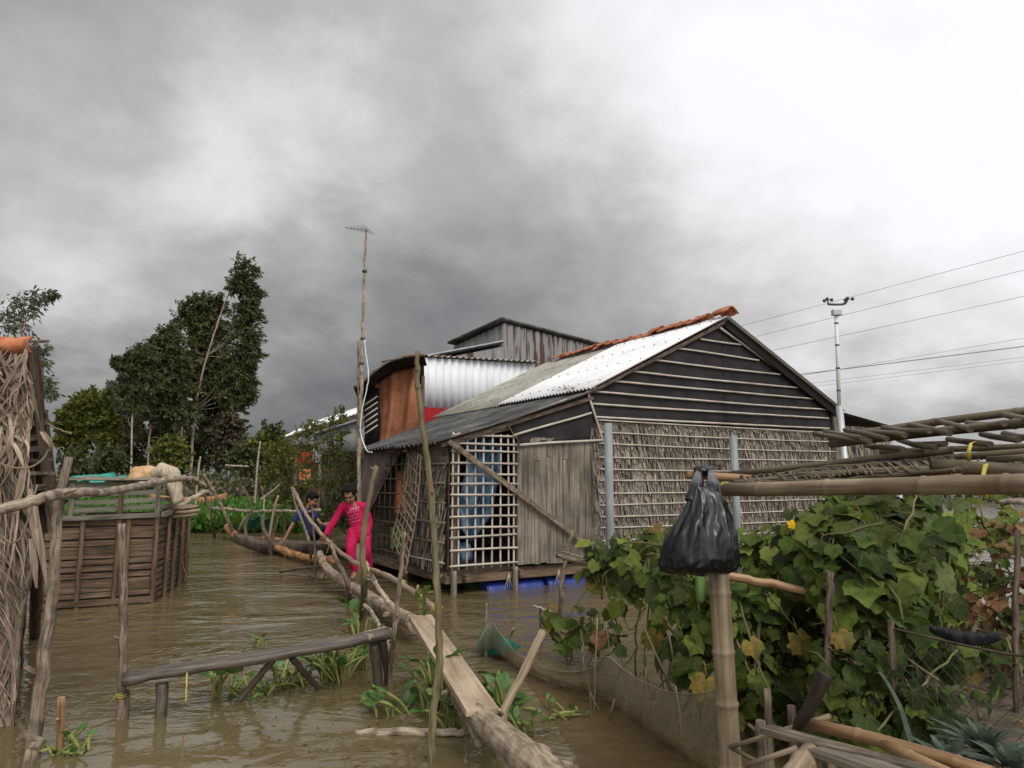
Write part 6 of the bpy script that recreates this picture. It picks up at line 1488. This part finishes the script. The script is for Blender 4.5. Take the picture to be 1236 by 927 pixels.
# chain-link fence
cf = empty('wire_fence', V((P(1170, 850, 3.6).x, 3.6, .2)), 'rusty chain-link fence half hidden behind the pineapple plants', 'fence')
wf = MB(); fa, fb_ = P(1080, 880, 3.9), P(1290, 880, 3.3); fz0, fz1 = .15, .82
Lf_ = (V((fb_.x, fb_.y, 0))-V((fa.x, fa.y, 0))).length
def FP(s, z): p = fa.lerp(fb_, s/Lf_); return V((p.x, p.y+.02*math.sin(s*5+z*3), z))
k = -1.0
while k < Lf_:
    for sg in (1, -1):
        pts = []
        for q in range(13):
            z = fz0+(fz1-fz0)*q/12; s = k+(z-fz0)*.85 if sg > 0 else k+(fz1-z)*.85
            if 0 <= s <= Lf_: pts.append(FP(s, z-.08*max(0, 1-s*1.2)))
        if len(pts) > 1: wf.tube(pts, .0014, 4)
    k += .065
wf.build('mesh_wire', 'dark_metal', cf)
for s in (.02, Lf_*.82): MB().tube([FP(s, 0), FP(s, .86)], .016, 8, wob=.1).build('post', 'dark_wood', cf)
MB().tube(smooth_path([FP(.0, .82), FP(.5, .79), FP(1.0, .81)], 5), .006, 7).build('top_rail', 'dark_wood', cf)
# black shade netting and sheet
bn_ = MB(); pth = smooth_path([P(1122, 758, 4.0), P(1140, 764, 3.95), P(1160, 770, 3.9), P(1185, 772, 3.85), P(1208, 768, 3.8)], 6, .004)
bn_.tube(pth, [.016+.016*math.sin(3.1*i/len(pth)) for i in range(len(pth))], 12, wob=.5)
tag(bn_.build('netting', 'net_black'), 'rolled black netting sagging over the wire fence', 'netting')
cloth('shade_cloth', 'black plastic shade cloth hanging in the dark gap beneath the biggest vine', 'cloth', lambda u, v: P(1056+66*u*(1-.35*v)+10*v, 738+132*v, 4.75)+V((0, .06*math.sin(u*15+v*2), 0)), 'net_black', 24, 10)

# ------------------------------------------------------------------ people
def remeshed(name, parts, m, parent, voxel=.009, smooth_it=4):
    """Union of closed limb volumes grown into one continuous skin."""
    mb = MB()
    for p in parts: p(mb)
    me = bpy.data.meshes.new(name); me.from_pydata([tuple(v) for v in mb.v], [], mb.f); me.update()
    tmp = bpy.data.objects.new(name+'_tmp', me); COL.objects.link(tmp)
    a = tmp.modifiers.new('r', 'REMESH'); a.mode = 'VOXEL'; a.voxel_size = voxel; a.use_smooth_shade = True
    if smooth_it:
        b = tmp.modifiers.new('s', 'SMOOTH'); b.factor = .5; b.iterations = smooth_it
    dg = bpy.context.evaluated_depsgraph_get(); dg.update()
    out = bpy.data.meshes.new_from_object(tmp.evaluated_get(dg), depsgraph=dg)
    bpy.data.objects.remove(tmp); bpy.data.meshes.remove(me)
    out.name = name; out.materials.clear(); out.materials.append(M[m])
    out.polygons.foreach_set('use_smooth', [True]*len(out.polygons))
    org = ORG[parent.name]; out.transform(Matrix.Translation(-org))
    o = bpy.data.objects.new(name, out); COL.objects.link(o); o.parent = parent; ORG[o.name] = org
    return o
def limb(pts, rad, n=14, flat=1.0, up=None):
    def f(mb):
        pa = smooth_path(pts, 5); k = len(pa); rr = []
        for i in range(k):
            x = i/(k-1)*(len(rad)-1); q = min(int(x), len(rad)-2); rr.append(rad[q]+(rad[q+1]-rad[q])*(x-q))
        mb.tube(pa, rr, n, flat=flat, up=up)
        mb.ball(pa[0], rr[0]*min(1, flat if flat < 1 else 1)*.98, 10, 6); mb.ball(pa[-1], rr[-1]*min(1, flat if flat < 1 else 1)*.98, 10, 6)
    return f
def blob(c, r, wob=0): return lambda mb: mb.ball(c, r, 16, 12, wob)
def hand(wrist, d, nrm, sc, curl=.5, thumb=1):
    """Palm, four unequal bent fingers and a thumb from the palm's side."""
    d = V(d).normalized(); nrm = V(nrm); nrm = (nrm-d*nrm.dot(d)).normalized(); s = d.cross(nrm)
    w = V(wrist); out = [limb([w, w+d*.035*sc, w+d*.075*sc], [.017*sc, .027*sc, .028*sc], 12, .5, s)]
    for i, (o, l) in enumerate(((-.024, .052), (-.008, .060), (.008, .056), (.023, .043))):
        a = w+d*.07*sc+s*o*sc
        b = a+(d*math.cos(curl*.6)-nrm*math.sin(curl*.6))*l*.5*sc; c = b+(d*math.cos(curl*1.7)-nrm*math.sin(curl*1.7))*l*.55*sc
        out.append(limb([a-d*.02*sc, a, b, c], [.0085*sc, .0085*sc, .008*sc, .006*sc], 8))
    a = w+d*.03*sc-s*.024*sc*thumb
    b = a-s*.022*sc*thumb+d*.018*sc-nrm*.008*sc; c = b+d*.024*sc-nrm*.014*sc*curl
    out.append(limb([a+s*.01*sc*thumb, a, b, c], [.011*sc, .011*sc, .0095*sc, .007*sc], 8))
    return out
def head_parts(c, fwd, up, sc):
    """Skull, jaw, nose, brow and ears; returns closures plus the frame."""
    f = V(fwd).normalized(); u = V(up); u = (u-f*u.dot(f)).normalized(); s = f.cross(u)
    def T(x, y, z): return V(c)+s*x*sc+f*y*sc+u*z*sc
    def ell(x, y, z, rx, ry, rz):
        def fn(mb):
            b = len(mb.v); mb.ball((0, 0, 0), (rx, ry, rz), 18, 12)
            for i in range(b, len(mb.v)):
                p = mb.v[i]; mb.v[i] = T(x+p.x, y+p.y, z+p.z)
        return fn
    P_ = [ell(0, -.012, .025, .070, .088, .085), ell(0, .022, -.035, .055, .062, .072), ell(0, .045, -.078, .028, .030, .026),
          ell(0, .083, -.020, .012, .016, .020), ell(0, .094, -.030, .012, .010, .009), ell(-.028, .064, -.03, .022, .018, .020), ell(.028, .064, -.03, .022, .018, .020),
          ell(0, .070, .022, .045, .016, .014), ell(-.070, -.01, -.015, .008, .018, .028), ell(.070, -.01, -.015, .008, .018, .028), ell(0, .072, -.058, .022, .012, .010)]
    return P_, T, ell

def eyes_mouth(T, ell, body):
    for sx in (-1, 1):
        mb = MB(); ell(sx*.029, .0755, .002, .0125, .007, .0045)(mb); mb.build('eye', 'hair', body)
        mb = MB(); ell(sx*.030, .079, .026, .017, .005, .0035)(mb); mb.build('eyebrow', 'hair', body)
    mb = MB(); ell(0, .081, -.058, .020, .007, .006)(mb); mb.build('lips', 'lips', body)

def girl():
    org = P(438, 701, 9.95); org.z = .28
    t = empty('person', org, 'girl in a bright pink pyjama suit stepping along the log, one hand on the rail', 'person')
    def Q(x, y, z): return org+V((x, y, z))
    hipc = Q(-.07, .0, .63); neck = Q(-.15, -.07, .985); head = Q(-.175, -.15, 1.115)
    sR, eR, wR = Q(-.30, -.05, .935), Q(-.405, -.06, .745), Q(-.49, -.11, .585)
    sL, eL, wL = Q(-.01, -.04, .935), Q(.06, .02, .74), Q(.055, -.09, .575)
    hR, kR, aR = Q(-.145, .0, .60), Q(-.155, -.09, .335), Q(-.11, -.02, .045)
    hL, kL, aL = Q(.01, .0, .60), Q(.055, -.10, .36), Q(.07, .05, .075)
    fR, fL = V((-.05, -1, -.05)), V((.1, -1, -.12))
    hp, T, ell = head_parts(head, (-.12, -.80, -.62), (-.05, -.4, 1), 1.16)
    body_p = hp+[limb([hipc, hipc.lerp(neck, .5), neck.lerp(hipc, .12)], [.10, .095, .10], 16, .66, (1, 0, 0)),
                 limb([neck-V((0, 0, .04)), head-V((-.0, -.02, .05))], [.042, .040]),
                 limb([sR, eR, wR], [.040, .033, .024]), limb([sL, eL, wL], [.040, .033, .024]), limb([sR, sL], [.045, .045]),
                 limb([hR, kR, aR], [.075, .05, .032]), limb([hL, kL, aL], [.075, .05, .032]),
                 limb([aR, aR+fR*.06+V((0, 0, -.025)), aR+fR*.135+V((0, 0, -.035))], [.034, .034, .024], 12, .75, (1, 0, 0)),
                 limb([aL, aL+fL*.06+V((0, 0, -.03)), aL+fL*.135+V((0, 0, -.045))], [.034, .034, .024], 12, .75, (1, 0, 0))]
    body_p += hand(wR, (-.25, -.15, -.75), (.75, -.35, .5), 1.0, .9, -1)+hand(wL, (-.05, -.35, -1), (.9, .1, 0), .95, .6, 1)
    for sx, a, f in ((-1, aR, fR), (1, aL, fL)):
        for k in range(5):
            q = a+f*.135+V(((k-2)*.012, .004*abs(k-1.5), -.046 if a is aR else -.05)); body_p.append(blob(q, .0095 if k else .012))
    body = remeshed('body', body_p, 'skin', t, .0065, 3)
    eyes_mouth(T, ell, body)
    # hair: cap, side locks and a bun behind
    hr = [ell(0, -.024, .034, .076, .086, .080), ell(0, -.05, -.005, .072, .06, .08), ell(0, .03, .082, .054, .042, .024), ell(-.062, .012, .040, .020, .04, .045), ell(.062, .012, .040, .020, .04, .045), ell(0, -.115, .03, .04, .04, .04), ell(0, -.10, -.06, .035, .04, .06)]
    remeshed('hair', hr, 'hair', body, .008, 2)
    # pyjama top: long sleeves, round neckline, loose hem
    hem = Q(-.075, .0, .535)
    tp = [limb([hem, hipc+V((0, 0, .03)), hipc.lerp(neck, .45), neck-V((0, .0, .075))], [.14, .125, .118, .112], 24, .70, (1, 0, 0)),
          limb([sR+V((.03, 0, 0)), sR, eR, wR.lerp(eR, .04)], [.062, .058, .050, .040]), limb([sL+V((-.03, 0, 0)), sL, eL, wL.lerp(eL, .04)], [.062, .058, .050, .040]),
          limb([sR+V((.01, 0, .01)), (sR+sL)/2+V((0, .01, .022)), sL+V((-.01, 0, .01))], [.058, .064, .058])]
    remeshed('pyjama_top', tp, 'pink', t, .009, 3)
    tr_ = [limb([hipc+V((0, 0, .04)), hipc-V((0, 0, .06))], [.128, .13], 20, .75, (1, 0, 0)), limb([hR, kR, aR+V((0, 0, .05))], [.088, .066, .050]), limb([hL, kL, aL+V((0, 0, .05))], [.088, .066, .050])]
    remeshed('pyjama_trousers', tr_, 'pink', t, .009, 3)
    # printed script and dotted rows on the chest
    ctr = neck.lerp(hipc, .40); tor = (neck-hipc).normalized(); rt = V((1, 0, 0)); rt = (rt-tor*rt.dot(tor)).normalized()
    top = bpy.data.objects['pyjama_top']
    bvh = None
    from mathutils.bvhtree import BVHTree
    bvh = BVHTree.FromPolygons([v.co+ORG[t.name] for v in top.data.vertices], [tuple(p.vertices) for p in top.data.polygons])
    def onto(p):
        h = bvh.ray_cast(p+V((0, -.6, 0)), V((0, 1, 0)))
        return (h[0]+V((0, -.004, 0))) if h[0] is not None else p
    cu = bpy.data.curves.new('script', 'FONT'); cu.body = 'bless'; cu.size = .066; cu.shear = .45; cu.align_x = 'CENTER'; cu.extrude = 0
    to = bpy.data.objects.new('script_tmp', cu); COL.objects.link(to)
    dg = bpy.context.evaluated_depsgraph_get(); dg.update(); tm = bpy.data.meshes.new_from_object(to.evaluated_get(dg)); bpy.data.objects.remove(to)
    mb = MB()
    for v in tm.vertices: mb.v.append(onto(ctr+rt*(v.co.x*1.0+.01)+tor*(v.co.y+.055+.12*v.co.x)))
    for p in tm.polygons: mb.face(list(p.vertices))
    mb.build('script', 'print_white', top, mods=[('SOLID', .004)])
    mb = MB(); r = random.Random(3)
    for row in range(4):
        for k in range(5-row % 2):
            p = onto(ctr+rt*((k-2+(row % 2)*.5)*.034)+tor*(.03-.045*row+r.uniform(-.008, .008)))
            mb.tube([p+rt*-.010, p+tor*.006, p+rt*.010], [.003, .0045, .003], 5)
    mb.build('print', 'print_dim', top)
girl()
def boy():
    org = P(377, 652, 15.0); org.z = .24
    t = empty('person', org, 'boy in a navy shirt crouching on the boat and reaching down to the log', 'person')
    px = 15.3/FPX
    def Q(x, y, z): return org+V((x, y, z))*1.12
    hipc, neck, head = Q(.02, .05, .22), Q(-.13, -.02, .66), Q(-.01, -.06, .83)
    sR, eR, wR = Q(-.24, -.08, .60), Q(-.36, -.14, .34), Q(-.46, -.2, .10)
    sL, eL, wL = Q(-.05, .10, .62), Q(.10, .06, .42), Q(.22, -.05, .36)
    hR, kR, aR = Q(.02, -.05, .20), Q(.30, -.12, .38), Q(.22, -.08, .05)
    hL, kL, aL = Q(.04, .13, .20), Q(.33, .10, .38), Q(.25, .12, .05)
    hp, T, ell = head_parts(head, (.80, -.35, -.42), (.2, 0, 1), 1.3)
    bp = hp+[limb([hipc, hipc.lerp(neck, .5)+V((-.03, 0, 0)), neck-V((0, 0, .03))], [.11, .105, .10], 16, .75, (0, 1, 0)), limb([neck-V((0, 0, .03)), head-V((.03, 0, .05))], [.045, .045]),
             limb([sR, eR, wR], [.045, .036, .027]), limb([sL, eL, wL], [.045, .036, .027]), limb([sR, sL], [.05, .05]),
             limb([hR, kR, aR], [.08, .055, .036]), limb([hL, kL, aL], [.08, .055, .036]),
             limb([aR, aR+V((.13, -.02, -.03))], [.036, .026], 12, .7, (0, 1, 0)), limb([aL, aL+V((.13, -.02, -.03))], [.036, .026], 12, .7, (0, 1, 0))]
    bp += hand(wR, (-.4, -.25, -.9), (.8, -.2, -.3), 1.1, .8, 1)+hand(wL, (.8, -.4, -.2), (.1, 0, 1), 1.1, .6, 1)
    body = remeshed('body', bp, 'skin', t, .008, 3); eyes_mouth(T, ell, body)
    remeshed('hair', [ell(0, -.022, .042, .080, .092, .086), ell(0, -.05, -.0, .074, .062, .07), ell(0, .04, .085, .062, .045, .03), ell(-.06, .012, .045, .02, .04, .04), ell(.06, .012, .045, .02, .04, .04)], 'hair', body, .008, 2)
    remeshed('shirt', [limb([hipc+V((0, 0, -.04)), hipc.lerp(neck, .5)+V((-.035, 0, 0)), neck-V((0, 0, .05))], [.145, .135, .12], 20, .82, (0, 1, 0)), limb([sR, sR.lerp(eR, .55)], [.068, .062]), limb([sL, sL.lerp(eL, .55)], [.068, .062]), limb([sR, sL], [.066, .066])], 'navy', t, .01, 3)
    remeshed('shorts', [limb([hipc, hipc-V((0, 0, .05))], [.13, .13], 16), limb([hR, hR.lerp(kR, .8)], [.10, .08]), limb([hL, hL.lerp(kL, .8)], [.10, .08])], 'shorts', t, .01, 3)
    c = MB(); c.grid(lambda u, v: Q(.10+.14*u, -.20-.02*math.sin(u*6), .36-.22*v+.05*u), 6, 6); c.build('shorts_print', 'print_white', t, mods=[('SOLID', .004)]) if False else None
boy()
c = P(356, 630, 15.0)
